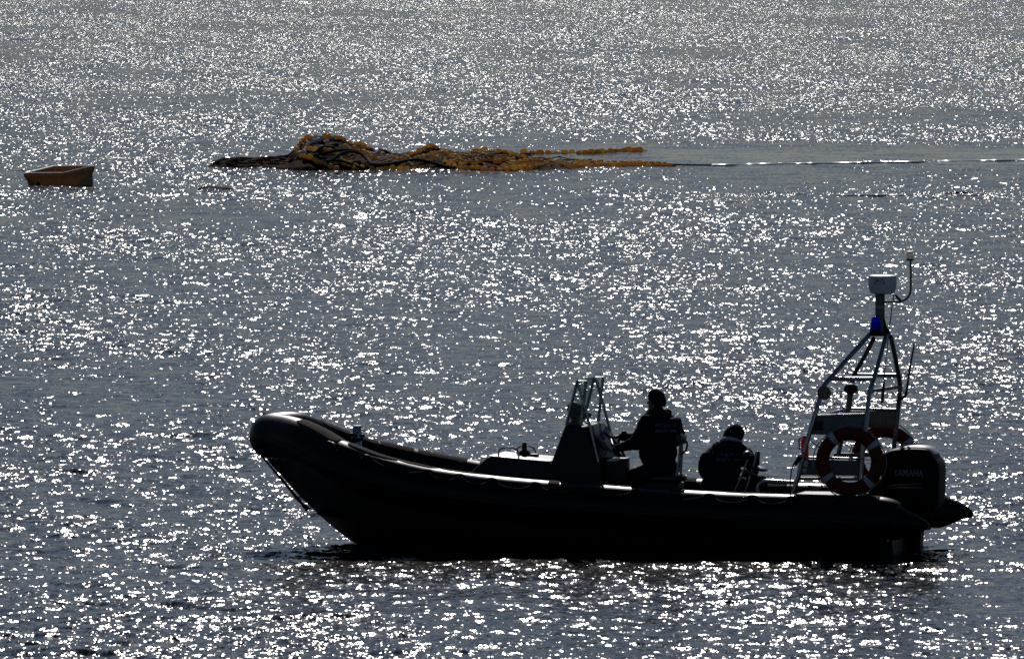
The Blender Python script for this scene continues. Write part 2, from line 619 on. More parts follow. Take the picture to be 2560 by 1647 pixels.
R = 0.245
near_top = [(2200, 1241, -1.08), (1987, 1235, -1.08), (1780, 1228, -1.08), (1488, 1210, -1.08), (1274, 1193, -1.08), (1140, 1177, -1.08),
            (1055, 1163, -1.05), (948, 1137, -0.97), (881, 1112, -0.86), (838, 1094, -0.75), (793, 1068, -0.57), (755, 1050, -0.40), (716, 1039, -0.2)]
far_top = [(737, 1030, 0.2), (792, 1051, 0.40), (850, 1073, 0.57), (912, 1095, 0.75), (966, 1106, 0.86), (1045, 1124, 0.97), (1160, 1146, 1.05),
           (1247, 1160, 1.08), (1381, 1172, 1.08), (1595, 1187, 1.08), (1887, 1203, 1.08), (2090, 1209, 1.08), (2303, 1214, 1.08)]
path, rad = [], []
tipN, tipF = at(2322, 1318, -1.08), at(2432, 1287, 1.08)
path.append(tipN); rad.append(0.025)
path.append(tipN + Vector((-0.12, 0, 0.035))); rad.append(0.085)
c0 = at(2200, 1241, -1.08) - Vector((0, 0, R))
path.append(tipN.lerp(c0, 0.62)); rad.append(0.19)
for px, py, v in near_top:
    path.append(at(px, py, v) - Vector((0, 0, R))); rad.append(R)
path.append(at(678, 1034, 0.0) - Vector((0, 0, R))); rad.append(R)
TIP_I = len(path) - 1
for px, py, v in far_top:
    path.append(at(px, py, v) - Vector((0, 0, R))); rad.append(R)
c1 = path[-1]
path.append(c1.lerp(tipF, 0.38)); rad.append(0.19)
path.append(tipF + Vector((-0.12, 0, 0.035))); rad.append(0.085)
path.append(tipF); rad.append(0.025)
TP, TR = spline(path, rad, 8)
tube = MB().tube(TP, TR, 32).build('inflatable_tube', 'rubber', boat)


def frame_at(i):
    d = (TP[min(i + 1, len(TP) - 1)] - TP[max(i - 1, 0)]).normalized()
    out = d.cross(Vector((0, 0, 1))).normalized()     # points outboard (path runs from port stern round the bow)
    # path runs forward on the port side: d = -x, d x z = (-x) x z = +y ; outboard is -y
    out = -out
    up = out.cross(d)
    if up.z < 0:
        up = -up
    return TP[i], TR[i], d, out, up


def on_tube(i, ang, lift=0.0):
    """ang: degrees from the top towards outboard"""
    c, r, d, out, up = frame_at(i)
    t = math.radians(ang)
    return c + (up * math.cos(t) + out * math.sin(t)) * (r + lift)


def patch(i0, i1, a0, a1, th, name, mt, parent, na=8):
    v, f = [], []
    n = i1 - i0 + 1
    for lay in (0.002, th):
        for i in range(i0, i1 + 1):
            e = min(1, min(i - i0, i1 - i) / 1.5)
            for k in range(na + 1):
                t = (k / na - 0.5) * (0.86 + 0.14 * e) + 0.5
                v.append(on_tube(i, a0 + (a1 - a0) * t, lay))
    S = n * (na + 1)
    for i in range(n - 1):
        for k in range(na):
            a = i * (na + 1) + k
            f.append((S + a, S + a + 1, S + a + na + 2, S + a + na + 1))
            f.append((a, a + na + 1, a + na + 2, a + 1))
    rim = [k for k in range(na + 1)] + [i * (na + 1) + na for i in range(1, n)] + [(n - 1) * (na + 1) + k for k in range(na - 1, -1, -1)] + [i * (na + 1) for i in range(n - 2, 0, -1)]
    for q in range(len(rim)):
        a, b = rim[q], rim[(q + 1) % len(rim)]
        f.append((a, b, S + b, S + a))
    return MB().add(v, f).build(name, mt, parent)


def idx_px(px, far=False):
    """index on the tube path whose centre shows at this pixel column"""
    best, bi = 1e9, 0
    rng_ = range(TIP_I * 8, len(TP)) if far else range(0, TIP_I * 8 + 1)
    for i in rng_:
        w = BOAT @ TP[i]
        c = CROT.transposed() @ (w - CAM)
        q = 1280 + FPX * c.x / -c.z
        if abs(q - px) < best:
            best, bi = abs(q - px), i
    return bi


# grip pads along the top of both tubes
for a, b, lo, hi in ((750, 842, -42, 22), (862, 985, -40, 14), (992, 1088, -40, 10), (1096, 1196, -40, 8), (1200, 1262, -40, -4), (1392, 1404, -40, 30),
                     (1490, 1632, -40, 8), (1655, 1708, -40, 22), (1802, 1905, -40, 9), (1912, 1990, -40, 9), (1996, 2192, -60, 48)):
    i1, i0 = idx_px(a), idx_px(b)
    patch(min(i0, i1), max(i0, i1) if i1 != i0 else i0 + 1, lo, hi, 0.006, 'grip_pad', 'pad', tube)
for a, b in ((775, 930), (940, 1020), (1036, 1160), (1190, 1260), (1420, 1560), (1700, 1760), (1780, 1960)):
    i0, i1 = idx_px(a, True), idx_px(b, True)
    patch(min(i0, i1), max(i0, i1), -35, 35, 0.006, 'grip_pad', 'pad', tube)
# lifeline eyes, handles and the lifeline sagging between them
eyes = []
for px in (845, 928, 1072, 1150, 1240, 1340, 1470, 1600, 1770, 1880, 1990, 2090):
    i = idx_px(px)
    q = on_tube(i, 38, 0.0)
    c, r, d, out, up = frame_at(i)
    n = (q - c).normalized()
    h = MB()
    h.ball(q, (d * 0.075, n.cross(d) * 0.045, n * 0.022), 12, 7)
    h.build('lifeline_patch', 'rubber', tube)
    h = MB()
    t = n.cross(d)
    h.tube([q - d * 0.06, q - d * 0.045 + n * 0.03, q + n * 0.045, q + d * 0.045 + n * 0.03, q + d * 0.06], 0.011, 8, 4)
    h.build('grab_handle', 'black', tube)
    eyes.append(q + n * 0.03)
for a, b in zip(eyes[:-1], eyes[1:]):
    m_ = a.lerp(b, 0.5) + Vector((0, -0.05, -0.07))
    MB().tube([a, a.lerp(m_, 0.5) + Vector((0, -0.012, -0.022)), m_, m_.lerp(b, 0.5) + Vector((0, -0.012, -0.022)), b], 0.007, 6, 4).build('lifeline', 'rope', tube)
# rubbing strake along the widest line
v = MB()
ii = range(idx_px(2160), idx_px(690), 2) if idx_px(2160) < idx_px(690) else range(idx_px(690), idx_px(2160), 2)
v.tube([on_tube(i, 95, 0.0) for i in ii], 0.028, 8)
v.build('rubbing_strake', 'black', tube)

# hull: stem profile, V bottom, topsides up into the tubes
stem = [(664, 1140), (680, 1164), (696, 1180), (712, 1198), (752, 1243), (789, 1278), (821, 1307), (843, 1326), (878, 1352)]
keel = [at(px, py, 0) for px, py in stem]
last = keel[-1]
keel += [last + Vector((0.35, 0, -0.16)), last + Vector((0.9, 0, -0.27)), Vector((0, 0, -0.34)), Vector((2.0, 0, -0.36)), Vector((3.5, 0, -0.34))]
kx = [q.x for q in keel]; kz = [q.z for q in keel]
portc = [TP[i] for i in range(0, TIP_I * 8 + 1)][::-1]
pcx = [q.x for q in portc]; pcz = [q.z for q in portc]; pcv = [-q.y for q in portc]
xs = np.concatenate([np.linspace(kx[0], kx[8], 18), np.linspace(kx[8], 3.5, 24)[1:]])
V, F = [], []
ns = 0
for x in xs:
    zk = float(np.interp(x, kx, kz))
    tz = float(np.interp(x, pcx, pcz)); tv = float(np.interp(x, pcx, pcv))
    nose = min(1.0, math.sqrt(max(0.0, (x - kx[0]) / 0.45)) + 0.02)
    tv *= nose
    top = (tv * 0.88, max(zk + 0.02, tz - 0.12))
    ch = (tv * 0.80, max(zk + 0.02, zk * 0.45 + (tz - 0.30) * 0.55 if x < -2.2 else 0.02 + 0.10 * max(0, -x) / 2.2))
    ch = (ch[0], min(ch[1], top[1] - 0.03))
    half = [(top[0], top[1]), (top[0] * 0.99, (top[1] + ch[1]) / 2), ch, (ch[0] * 0.97, ch[1] - 0.02), (ch[0] * 0.55, ch[1] * 0.5 + zk * 0.5 - 0.015), (ch[0] * 0.12, zk * 0.93 + ch[1] * 0.07)]
    ring = [(-a, b) for a, b in half] + [(0, zk)] + [(a, b) for a, b in half[::-1]]
    ns = len(ring)
    V += [(x, a, b) for a, b in ring]
for i in range(len(xs) - 1):
    for k in range(ns - 1):
        a = i * ns + k
        F.append((a, a + 1, a + ns + 1, a + ns))
F.append(tuple((len(xs) - 1) * ns + k for k in range(ns)))
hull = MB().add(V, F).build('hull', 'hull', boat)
MB().slab([(3.41, -0.9, -0.1), (3.41, 0.9, -0.1), (3.41, 0.9, 0.5), (3.41, 0.35, 0.5), (3.41, 0.3, 0.38), (3.41, -0.3, 0.38), (3.41, -0.35, 0.5), (3.41, -0.9, 0.5)], (0.08, 0, 0)).build('transom', 'hull', boat)
# cockpit floor
dv = []
for x in np.linspace(-3.0, 3.15, 14):
    tv = float(np.interp(x, pcx, pcv))
    dv.append((x, tv * 0.9))
poly = [(x, -w, 0.2 + max(0, -x - 1.2) * 0.1) for x, w in dv] + [(x, w, 0.2 + max(0, -x - 1.2) * 0.1) for x, w in dv[::-1]]
n = len(dv)
MB().add(poly + [(a, b, c - 0.03) for a, b, c in poly], [(i, i + 1, 2 * n - 2 - i, 2 * n - 1 - i) for i in range(n - 1)] + [(2 * n + i, 2 * n + 2 * n - 1 - i, 2 * n + 2 * n - 2 - i, 2 * n + i + 1) for i in range(n - 1)]).build('deck', 'deck', boat)
# bow apron under the raised tube
MB().ball(at(742, 1085, 0), ((0.34, 0, -0.1), (0, 0.30, 0), (0.03, 0, 0.10)), 18, 9).build('bow_dodger', 'pad', boat)

# towing post
base = at(893, 1190, 0)
top = at(893, 1063, 0)
tp = MB().lathe((top.x, 0, base.z), [(0.05, 0), (0.05, top.z - base.z - 0.006), (0.046, top.z - base.z)], 20).build('towing_post', 'steel', boat)
pz = at(893, 1087, 0).z
MB().tube([(top.x, -0.11, pz), (top.x, 0.11, pz)], 0.017, 10).tube([(top.x - 0.085, 0, pz + 0.008), (top.x + 0.085, 0, pz - 0.008)], 0.017, 10).build('cross_pin', 'black', tp)
MB().tube([Vector((top.x + 0.058 * math.cos(t), 0.058 * math.sin(t), pz - 0.03 - 0.012 * t / 6.28)) for t in np.linspace(0, 18, 60)], 0.009, 6).build('rope_turns', 'rope', tp)

# ------------------------------------------------------------------ console
VC = 0.44
cons = empty_part('console', boat)
sideN = [at(px, py, -VC) for px, py in ((1377, 1157), (1413, 1062), (1461, 1066), (1480, 1110), (1503, 1165))]
sideN = sideN + [Vector((sideN[-1].x, -VC, 0.2)), Vector((sideN[0].x - 0.05, -VC, 0.2))]
MB().slab(sideN, (0, 2 * VC, 0), 0.02).build('console_body', 'console', cons)
# sloping dash behind the screen with papers
d0 = at(1462, 1070, -VC); d1 = at(1508, 1128, -VC)
MB().slab([d0 + Vector((0.0, 0.03, 0.0)), d1 + Vector((0, 0.03, 0)), d1 + Vector((0, 2 * VC - 0.03, 0)), d0 + Vector((0, 2 * VC - 0.03, 0))], (0.03, 0, 0.02), 0.008).build('dash', 'black', cons)
# windscreen: two side frames and a raked front pane
a = [at(px, py, -VC) for px, py in ((1443, 952), (1465, 951), (1453, 1062), (1416, 1060))]
sh = Vector((0, 2 * VC, 0))
b = [q + sh for q in a]
for q in (a, b):
    MB().tube([q[0], q[1], q[2], q[3]], 0.018, 8, 0, closed=True).build('screen_frame', 'steel', cons)
    MB().slab([q[0], q[1], q[2], q[3]], (0, 0.006, 0), 0).build('screen_pane', 'glass', cons, smooth=False)
MB().tube([a[0], b[0]], 0.018, 8).build('screen_frame', 'steel', cons)
MB().tube([a[3], b[3]], 0.018, 8).build('screen_frame', 'steel', cons)
MB().slab([a[0] + Vector((0, .02, 0)), b[0] - Vector((0, .02, 0)), b[3] - Vector((0, .02, 0)), a[3] + Vector((0, .02, 0))], (0.006, 0, 0.002), 0).build('screen_pane', 'glass', cons, smooth=False)
# hand rails from the screen top down to the console sides
for s, off in ((-1, Vector((0, -0.03, 0))), (1, sh + Vector((0, 0.03, 0)))):
    h0 = at(1446, 957, -VC) + off; h1 = at(1472, 1050, -VC) + off; h2 = at(1497, 1154, -VC) + off
    MB().tube([h0, h1, h2], 0.016, 10, 4).build('hand_rail', 'steel', cons)
# instruments seen through the screen
MB().lathe(at(1436, 1062, -0.2), [(0.05, 0), (0.05, 0.03), (0.03, 0.05), (0.06, 0.10), (0.085, 0.17), (0.08, 0.22), (0.04, 0.25), (0.01, 0.255)], 16).build('compass', 'black', cons)
MB().box(at(1447, 1040, -0.05), (0.05, 0.22, 0.17), Matrix.Rotation(0.25, 4, 'Y')).build('chart_plotter', 'black', cons)
MB().box(at(1470, 1037, 0.25), (0.05, 0.16, 0.05)).build('radio', 'black', cons)
# steering wheel
wc = at(1532, 1112, -0.02)
wax = Vector((0.75, 0, 0.66)).normalized()
wu = Vector((0, 1, 0)); wv = wax.cross(wu)
wh = MB().tube([wc + (wu * math.cos(t) + wv * math.sin(t)) * 0.19 for t in np.linspace(0, 2 * math.pi, 33)[:-1]], 0.015, 8, 0, closed=True).build('steering_wheel', 'black', cons)
for t in (0.5, 2.6, 4.7):
    MB().tube([wc, wc + (wu * math.cos(t) + wv * math.sin(t)) * 0.185], 0.01, 6).build('wheel_spoke', 'steel', cons)
MB().tube([wc, at(1490, 1130, -0.02)], 0.03, 10).build('steering_column', 'black', cons)
# throttle box and lever
tb = at(1548, 1170, 0.3)
MB().box(tb, (0.14, 0.12, 0.22)).build('throttle_box', 'black', cons)
MB().tube([tb + Vector((0, -0.02, 0.1)), tb + Vector((-0.01, -0.02, 0.25)), tb + Vector((0.01, -0.02, 0.36))], [0.012, 0.012, 0.02], 8).ball(at(1560, 1085, 0.28), ((0.035, 0, 0), (0, 0.04, 0), (0, 0, 0.04))).build('throttle_lever', 'black', cons)
MB().box(at(1536, 1180, -0.2), (0.3, 0.2, 0.32)).build('switch_box', 'black', cons)
MB().box(at(1533, 1150, -0.28), (0.16, 0.06, 0.04), Matrix.Rotation(-0.15, 4, 'Y')).build('switch_cover', 'steel', cons)

# seat locker in front of the console
lk = [at(px, py, -0.42) for px, py in ((1172, 1184), (1219, 1142), (1378, 1157))]
lk = lk + [Vector((lk[2].x, -0.42, 0.2)), Vector((lk[0].x, -0.42, 0.22))]
loc = MB().slab(lk, (0, 0.84, 0), 0.02).build('bow_locker', 'console', boat)
t0, t1 = at(1221, 1140.5, -0.41), at(1375, 1155, -0.41)
MB().slab([t0, t1, t1 + Vector((0, .82, 0)), t0 + Vector((0, .82, 0))], (0, 0, 0.012), 0.005).build('locker_lid', 'deckwhite', loc)
for (px, py, w, v) in ((1272, 1146, 25, -0.33), (1316, 1142, 22, 0.3)):
    p0, p1, pt = at(px - w, py, v), at(px + w, py + 3, v), at(px - 2, py - 28, v)
    MB().tube([p0, p0.lerp(pt, 0.5) + Vector((-0.045, 0, 0.03)), pt, pt.lerp(p1, 0.5) + Vector((0.045, 0, 0.03)), p1], 0.011, 8, 5).build('hoop_handle', 'steel', loc)
lb = at(1311, 1143, 0.05)
solo(MB().lathe(lb, [(0.10, 0), (0.095, 0.02), (0.05, 0.075), (0.028, 0.085), (0.027, 0.14), (0.022, 0.16), (0.008, 0.17)], 18), 'deck_lamp', 'black', lb,
     'small black cone-shaped deck lamp standing on the locker before the console', 'deck lamp')
bb = at(1336, 1145, 0.05)
solo(MB().box(bb + Vector((0, 0, 0.025)), (0.085, 0.1, 0.05)), 'equipment_case', 'black', bb, 'small flat black case beside the cone-shaped deck lamp', 'case')

# paper and chart on the dash
pc = at(1487, 1086, -0.18)
Rp = Matrix.Rotation(math.radians(50), 4, 'Y') @ Matrix.Rotation(0.15, 4, 'Z')
solo(MB().box(pc, (0.27, 0.3, 0.008), Rp, 0.002), 'chart_sheet', 'paper', pc, 'pale chart sheet leaning on the dash behind the windscreen', 'paper', smooth=False)
pc = at(1508, 1117, -0.25)
Rp = Matrix.Rotation(math.radians(-25), 4, 'Y') @ Matrix.Rotation(-0.1, 4, 'Z')
solo(MB().box(pc, (0.17, 0.02, 0.13), Rp, 0.002), 'log_book', 'paper', pc, 'pale folded sheet standing upright by the steering wheel', 'paper', smooth=False)

# ------------------------------------------------------------------ jockey seats
def jockey(pairs, name_seat, seat_c, seat_r, v, lean):
    s = empty_part('jockey_seat', boat)
    MB().slab([seat_c + Vector((-0.22, -0.16, -0.05)), seat_c + Vector((0.22, -0.16, -0.05)), Vector((seat_c.x + 0.17, seat_c.y - 0.16, 0.2)), Vector((seat_c.x - 0.17, seat_c.y - 0.16, 0.2))], (0, 0.32, 0), 0.02).build('seat_base', 'console', s)
    MB().ball(seat_c, ((0.28, 0, 0), (0, 0.18, 0), (0, 0, 0.075)), 18, 9).build('seat_cushion', 'vinyl', s)
    return s


# the one the helmsman half sits on, its backrest and grab hoop behind him
s1 = jockey(None, '', at(1655, 1193, 0), 0, 0, 0)
MB().tube([at(1690, 1200, -0.1), at(1699, 1140, -0.1), at(1702, 1092, -0.1), at(1704, 1090, 0.1), at(1704, 1140, 0.12), at(1700, 1195, 0.12)], 0.016, 8, 4).build('seat_frame', 'steel', s1)
MB().box(at(1702, 1098, 0.0), (0.075, 0.30, 0.11), Matrix.Rotation(0.15, 4, 'Y'), 0.03).build('backrest', 'vinyl', s1)
MB().tube([at(1701, 1104, -0.03), at(1712, 1101, -0.03), at(1718, 1110, -0.03), at(1714, 1125, -0.03), at(1703, 1136, -0.03)], 0.012, 8, 5).build('grab_hoop', 'black', s1)
# the empty one aft, leaning back, beside the crouching man
s2 = empty_part('jockey_seat', boat)
for (x0, y0, x1, y1, v) in ((1835, 1232, 1873, 1138, -0.30), (1862, 1232, 1893, 1132, -0.06)):
    MB().tube([at(x0, y0, v), at((x0 + x1) / 2 + 2, (y0 + y1) / 2, v), at(x1, y1, v)], 0.012, 8, 4).build('seat_frame', 'steel', s2)
MB().tube([at(1856, 1176, -0.30), at(1874, 1182, -0.06)], 0.011, 8).build('seat_frame', 'steel', s2)
MB().ball(at(1868, 1138, -0.25), ((0.05, 0, 0.02), (0, 0.1, 0), (-0.015, 0, 0.05)), 14, 8).build('backrest', 'vinyl', s2)
MB().capsule(at(1891, 1158, -0.03), 0.035, at(1894, 1133, -0.03), 0.028).build('backrest', 'vinyl', s2)
MB().ball(at(1897, 1171, 0.0), ((0.10, 0, -0.02), (0, 0.16, 0), (0.005, 0, 0.025)), 16, 8).build('seat_cushion', 'vinyl', s2)
MB().ball(at(1872, 1181, -0.2), ((0.10, 0, -0.03), (0, 0.12, 0), (0.005, 0, 0.022)), 16, 8).build('seat_cushion', 'vinyl', s2)
bx_ = at(1870, 1240, -0.15)
MB().box((bx_.x, bx_.y, 0.38), (0.3, 0.34, 0.36)).build('seat_base', 'console', s2)
# steel rail and the aft bench
MB().tube([at(1894, 1232, -0.5), at(1896, 1214, -0.5), at(1911, 1203, -0.5), at(1945, 1204, -0.5), at(1984, 1206, -0.5)], 0.024, 12, 5).build('deck_rail', 'steel', boat)
MB().box(Vector((at(2050, 1225, -0.3).x, 0.0, 0.42)), (0.75, 1.3, 0.36), None, 0.03).build('aft_bench', 'console', boat)

# ------------------------------------------------------------------ radar arch
VN0, VN1, VF1, VF0 = -0.84, -0.66, 0.66, 0.84
arch = empty_part('radar_arch', boat)
def leg(pts, r=0.026):
    MB().tube([at(*q) for q in pts], r, 12, 4).build('arch_leg', 'steel', arch)
leg([(1981, 1238, -0.86), (1996, 1190, -0.86), (2008, 1137, -0.85), (2036, 1041, -0.80), (2055, 980, -0.72), (2063, 960, -0.68), (2115, 901, -0.40), (2176, 834, -0.10)])
leg([(2146, 1232, -0.86), (2153, 1180, -0.86), (2158, 1111, -0.85), (2164, 1070, -0.82), (2173, 985, -0.72), (2181, 960, -0.66), (2199, 898, -0.38), (2216, 838, -0.10)])
leg([(2080, 1200, 0.86), (2092, 1150, 0.86), (2107, 1085, 0.84), (2122, 1020, 0.80), (2128, 978, 0.72), (2134, 940, 0.66), (2160, 893, 0.38), (2184, 846, 0.10)])
leg([(2230, 1195, 0.86), (2234, 1130, 0.86), (2238, 1090, 0.84), (2245, 1023, 0.80), (2250, 975, 0.72), (2249, 955, 0.68), (2239, 898, 0.40), (2227, 842, 0.10)])
def bar(p, q, r=0.021, mt='steel'):
    MB().tube([at(*p), at(*q)], r, 12).build('crossbar', mt, arch)
bar((2075, 947, -0.61), (2184, 947, -0.61), 0.023)
bar((2136, 937, 0.63), (2246, 939, 0.63), 0.023)
bar((2174, 978, -0.70), (2250, 966, 0.70), 0.02, 'dullsteel')
bar((2036, 1041, -0.80), (2122, 1022, 0.80), 0.016)
bar((1996, 1196, -0.84), (2152, 1197, -0.84), 0.017, 'dullsteel')
bar((2128, 1022, 0.79), (2243, 1024, 0.79), 0.016)
bar((2008, 1143, -0.83), (2156, 1146, -0.83), 0.012)
def panel(pts, v, th, mt, name='side_panel'):
    return MB().slab([at(px, py, v) for px, py in pts], (0, th, 0), 0.004).build(name, mt, arch)
panel(((2040, 1042), (2161, 1038), (2159, 1088), (2027, 1086)), -0.80, 0.02, 'panel')
MB().tube([at(2040, 1040, -0.79), at(2161, 1036, -0.79)], 0.018, 10).build('panel_edge', 'steel', arch)
panel(((2031, 1053), (2057, 1053), (2057, 1075), (2031, 1075)), -0.808, 0.006, 'black', 'vent_cover')
panel(((2126, 1026), (2241, 1027), (2237, 1070), (2118, 1068)), 0.80, 0.02, 'dullsteel')
panel(((2003, 1147), (2153, 1150), (2151, 1189), (1998, 1187)), -0.83, 0.02, 'panel')
panel(((2085, 1132), (2230, 1132), (2228, 1142), (2082, 1142)), 0.84, 0.02, 'dullsteel')
panel(((1999, 1150), (2019, 1150), (2019, 1167), (1999, 1167)), -0.845, 0.012, 'deckwhite', 'socket_box')
panel(((2002, 1170), (2016, 1170), (2016, 1181), (2002, 1181)), -0.845, 0.012, 'deckwhite', 'socket_box')
panel(((2026, 1150), (2038, 1150), (2038, 1185), (2026, 1185)), -0.845, 0.01, 'panel', 'socket_box')
# apex plate and post
ap = at(2197, 836, 0)
MB().box(ap, (0.22, 0.26, 0.03), None, 0.008).build('mast_plate', 'black', arch)
MB().slab([at(px, py, -0.012) for px, py in ((2211, 795), (2216, 815), (2226, 833), (2190, 833), (2190, 800))], (0, 0.024, 0), 0.003).build('gusset', 'black', arch)
pb = at(2200, 834, 0); pt = at(2200, 733, 0)
MB().tube([pb, pt], 0.052, 24).build('mast_post', 'dullsteel', arch)
MB().lathe(at(2200, 768, 0), [(0.055, 0), (0.055, 0.008)], 24).build('mast_collar', 'steel', arch)
# blue beacon
be = empty_part('beacon', boat)
b0 = at(2189, 834, -0.09)
MB().lathe(b0, [(0.068, 0), (0.066, 0.03), (0.06, 0.052)], 20).build('beacon_base', 'black', be)
MB().lathe(b0 + Vector((0, 0, 0.053)), [(0.062, 0), (0.062, 0.012), (0.057, 0.016), (0.059, 0.026), (0.055, 0.031), (0.057, 0.041), (0.053, 0.046), (0.055, 0.056), (0.051, 0.061), (0.053, 0.071), (0.049, 0.076), (0.050, 0.095), (0.043, 0.118), (0.024, 0.130), (0.002, 0.134)], 24).build('beacon_lens', 'blue', be)
MB().lathe(b0 + Vector((0, 0, 0.055)), [(0.012, 0), (0.02, 0.03), (0.012, 0.06)], 10).build('beacon_bulb', 'steel', be)
# radar scanner
rc = at(2206, 735, 0)
rs = MB().lathe(rc, [(0.10, 0), (0.132, 0.012), (0.142, 0.05), (0.146, 0.058), (0.146, 0.063), (0.15, 0.068), (0.153, 0.12), (0.153, 0.188), (0.147, 0.199), (0.12, 0.206), (0.0005, 0.208)], 40).build('radar_scanner', 'radome', boat)
v_, f_ = text_mb('JRC', 0.098, 0.036, 0.001, 0.02)
tc = at(2198, 703.5, -0.15)
def wrap(vs_, c, cyl, r):
    out = []
    for q in vs_:
        a = math.atan2(c.x - cyl.x, -(c.y - cyl.y)) + q.x / r
        rr = r - q.y
        out.append(Vector((cyl.x + math.sin(a) * rr, cyl.y - math.cos(a) * rr, c.z + q.z)))
    return out
MB().add(wrap(v_, tc, rc, 0.1545), f_).build('lettering', 'print_red', rs, smooth=False)
w, h = 0.118, 0.062
fr_ = MB()
for (x0, x1, z0, z1) in ((-w / 2, w / 2, h / 2, h / 2 - .005), (-w / 2, w / 2, -h / 2 + .005, -h / 2), (-w / 2, -w / 2 + .004, -h / 2 + .005, h / 2 - .005), (w / 2 - .004, w / 2, -h / 2 + .005, h / 2 - .005)):
    nn = 6
    g_ = []
    for dd_ in (-0.001, 0.001):
        for zz in (z0, z1):
            for k in range(nn + 1):
                g_.append(Vector((x0 + (x1 - x0) * k / nn, dd_, zz)))
    ff_ = []
    for k in range(nn):
        ff_.append((k, k + 1, nn + 1 + k + 1, nn + 1 + k))
        o_ = 2 * (nn + 1)
        ff_.append((o_ + k, o_ + nn + 1 + k, o_ + nn + 2 + k, o_ + k + 1))
    fr_.add(wrap(g_, tc, rc, 0.1545), ff_)
fr_.build('lettering_border', 'print_red', rs, smooth=False)
# white all-round light on its bent pole
nl = empty_part('navigation_light', boat)
MB().tube([at(2208, 754, 0), at(2240, 754, 0), at(2253, 753, 0), at(2268, 745, 0), at(2276, 728, 0), at(2277, 690, 0), at(2276, 650, 0)], 0.012, 10, 5).build('light_pole', 'dullsteel', nl)
MB().tube([at(2238, 738, 0), at(2252, 752, 0)], 0.014, 8).build('light_strut', 'black', nl)
l0 = at(2275, 652, 0)
MB().lathe(l0, [(0.03, 0), (0.05, 0.012), (0.05, 0.022)], 18).build('light_base', 'black', nl)
MB().lathe(l0 + Vector((0, 0, 0.022)), [(0.038, 0), (0.042, 0.01), (0.040, 0.035), (0.042, 0.06), (0.040, 0.07)], 18).build('light_lens', 'lens', nl)
MB().lathe(l0 + Vector((0, 0, 0.092)), [(0.049, 0), (0.05, 0.008), (0.04, 0.013), (0.001, 0.015)], 18).build('light_cap', 'dullsteel', nl)
# whip aerial
wa = empty_part('whip_aerial', boat)
MB().tube([at(2249, 1000, 0.72), at(2262, 990, 0.72)], 0.014, 8).build('aerial_bracket', 'black', wa)
MB().tube([at(2261, 994, 0.72), at(2266, 980, 0.72), at(2274, 925, 0.72), at(2286, 857, 0.72)], [0.016, 0.014, 0.012, 0.009], 8, 5).build('aerial_rod', 'black', wa)
# cable down from the radar, slack loop
MB().tube([at(2234, 736, 0.1), at(2226, 800, 0.0), at(2219, 860, -0.1), at(2211, 940, -0.2), at(2207, 1000, -0.25), at(2203, 1030, -0.25)], 0.006, 6, 5).tube([at(2210, 955, -0.22), at(2205, 1008, -0.24)], [0.014, 0.017], 8).build('radar_cable', 'black', arch)
# search light on its stem and a reel at the bend of the near leg
sl = empty_part('search_light', boat)
s0 = at(2127, 972, 0.1)
MB().ball(s0, ((0.078, 0, 0), (0, 0.08, 0), (0, 0, 0.062)), 18, 10).build('lamp_body', 'black', sl)
MB().tube([s0 + Vector((0.11 * math.cos(t), 0.11 * math.sin(t), -0.022)) for t in np.linspace(0, 2 * math.pi, 25)[:-1]], 0.005, 6, 0, closed=True).build('lamp_rim', 'steel', sl)
MB().tube([s0 + Vector((-0.02, 0, -0.05)), at(2122, 1000, 0.1), at(2116, 1046, 0.1)], 0.022, 10, 3).build('lamp_stem', 'dullsteel', sl)
MB().tube([s0 + Vector((-0.1, 0, -0.02)), at(2100, 977, -0.3), at(2075, 980, -0.6)], 0.007, 6).build('lamp_bracket', 'steel', sl)
hn = at(2118, 1030, 0.4)
MB().lathe(hn, [(0.012, -0.10), (0.02, -0.03), (0.045, 0.03), (0.06, 0.05)], 14, Vector((-0.9, -0.3, 0.1))).build('horn', 'radome', boat)
rl = at(2060, 982, -0.74)
MB().lathe(rl, [(0.07, -0.02), (0.075, -0.014), (0.045, -0.008), (0.045, 0.008), (0.075, 0.014), (0.07, 0.02)], 22, Vector((0.35, -1, 0))).build('line_reel', 'dullsteel', boat)
# cable at the foot of the near front leg
MB().tube([at(2010, 1130, -0.92), at(1990, 1150, -0.95), at(1980, 1170, -0.95), at(1976, 1200, -0.93), at(1975, 1230, -0.9)], 0.008, 6, 5).tube([at(2000, 1140, -0.93), at(1988, 1163, -0.94)], [0.03, 0.015], 8).build('foot_cable', 'black', arch)

# red extinguisher strapped inside the near leg
e0 = at(2012, 1147, -0.78)
ex = thing('fire_extinguisher', 'red fire extinguisher strapped upright to the front leg of the radar arch', 'extinguisher', e0)
MB().lathe(e0, [(0.034, 0), (0.042, 0.01), (0.042, 0.19), (0.034, 0.215), (0.016, 0.225)], 16).build('cylinder', 'red', ex)
MB().box(e0 + Vector((0.01, 0, 0.24)), (0.06, 0.025, 0.03)).build('valve_handle', 'black', ex)
MB().tube([e0 + Vector((-0.02, 0, 0.235)), e0 + Vector((-0.06, 0, 0.21)), e0 + Vector((-0.058, 0, 0.1))], 0.008, 6, 4).build('hose', 'black', ex)

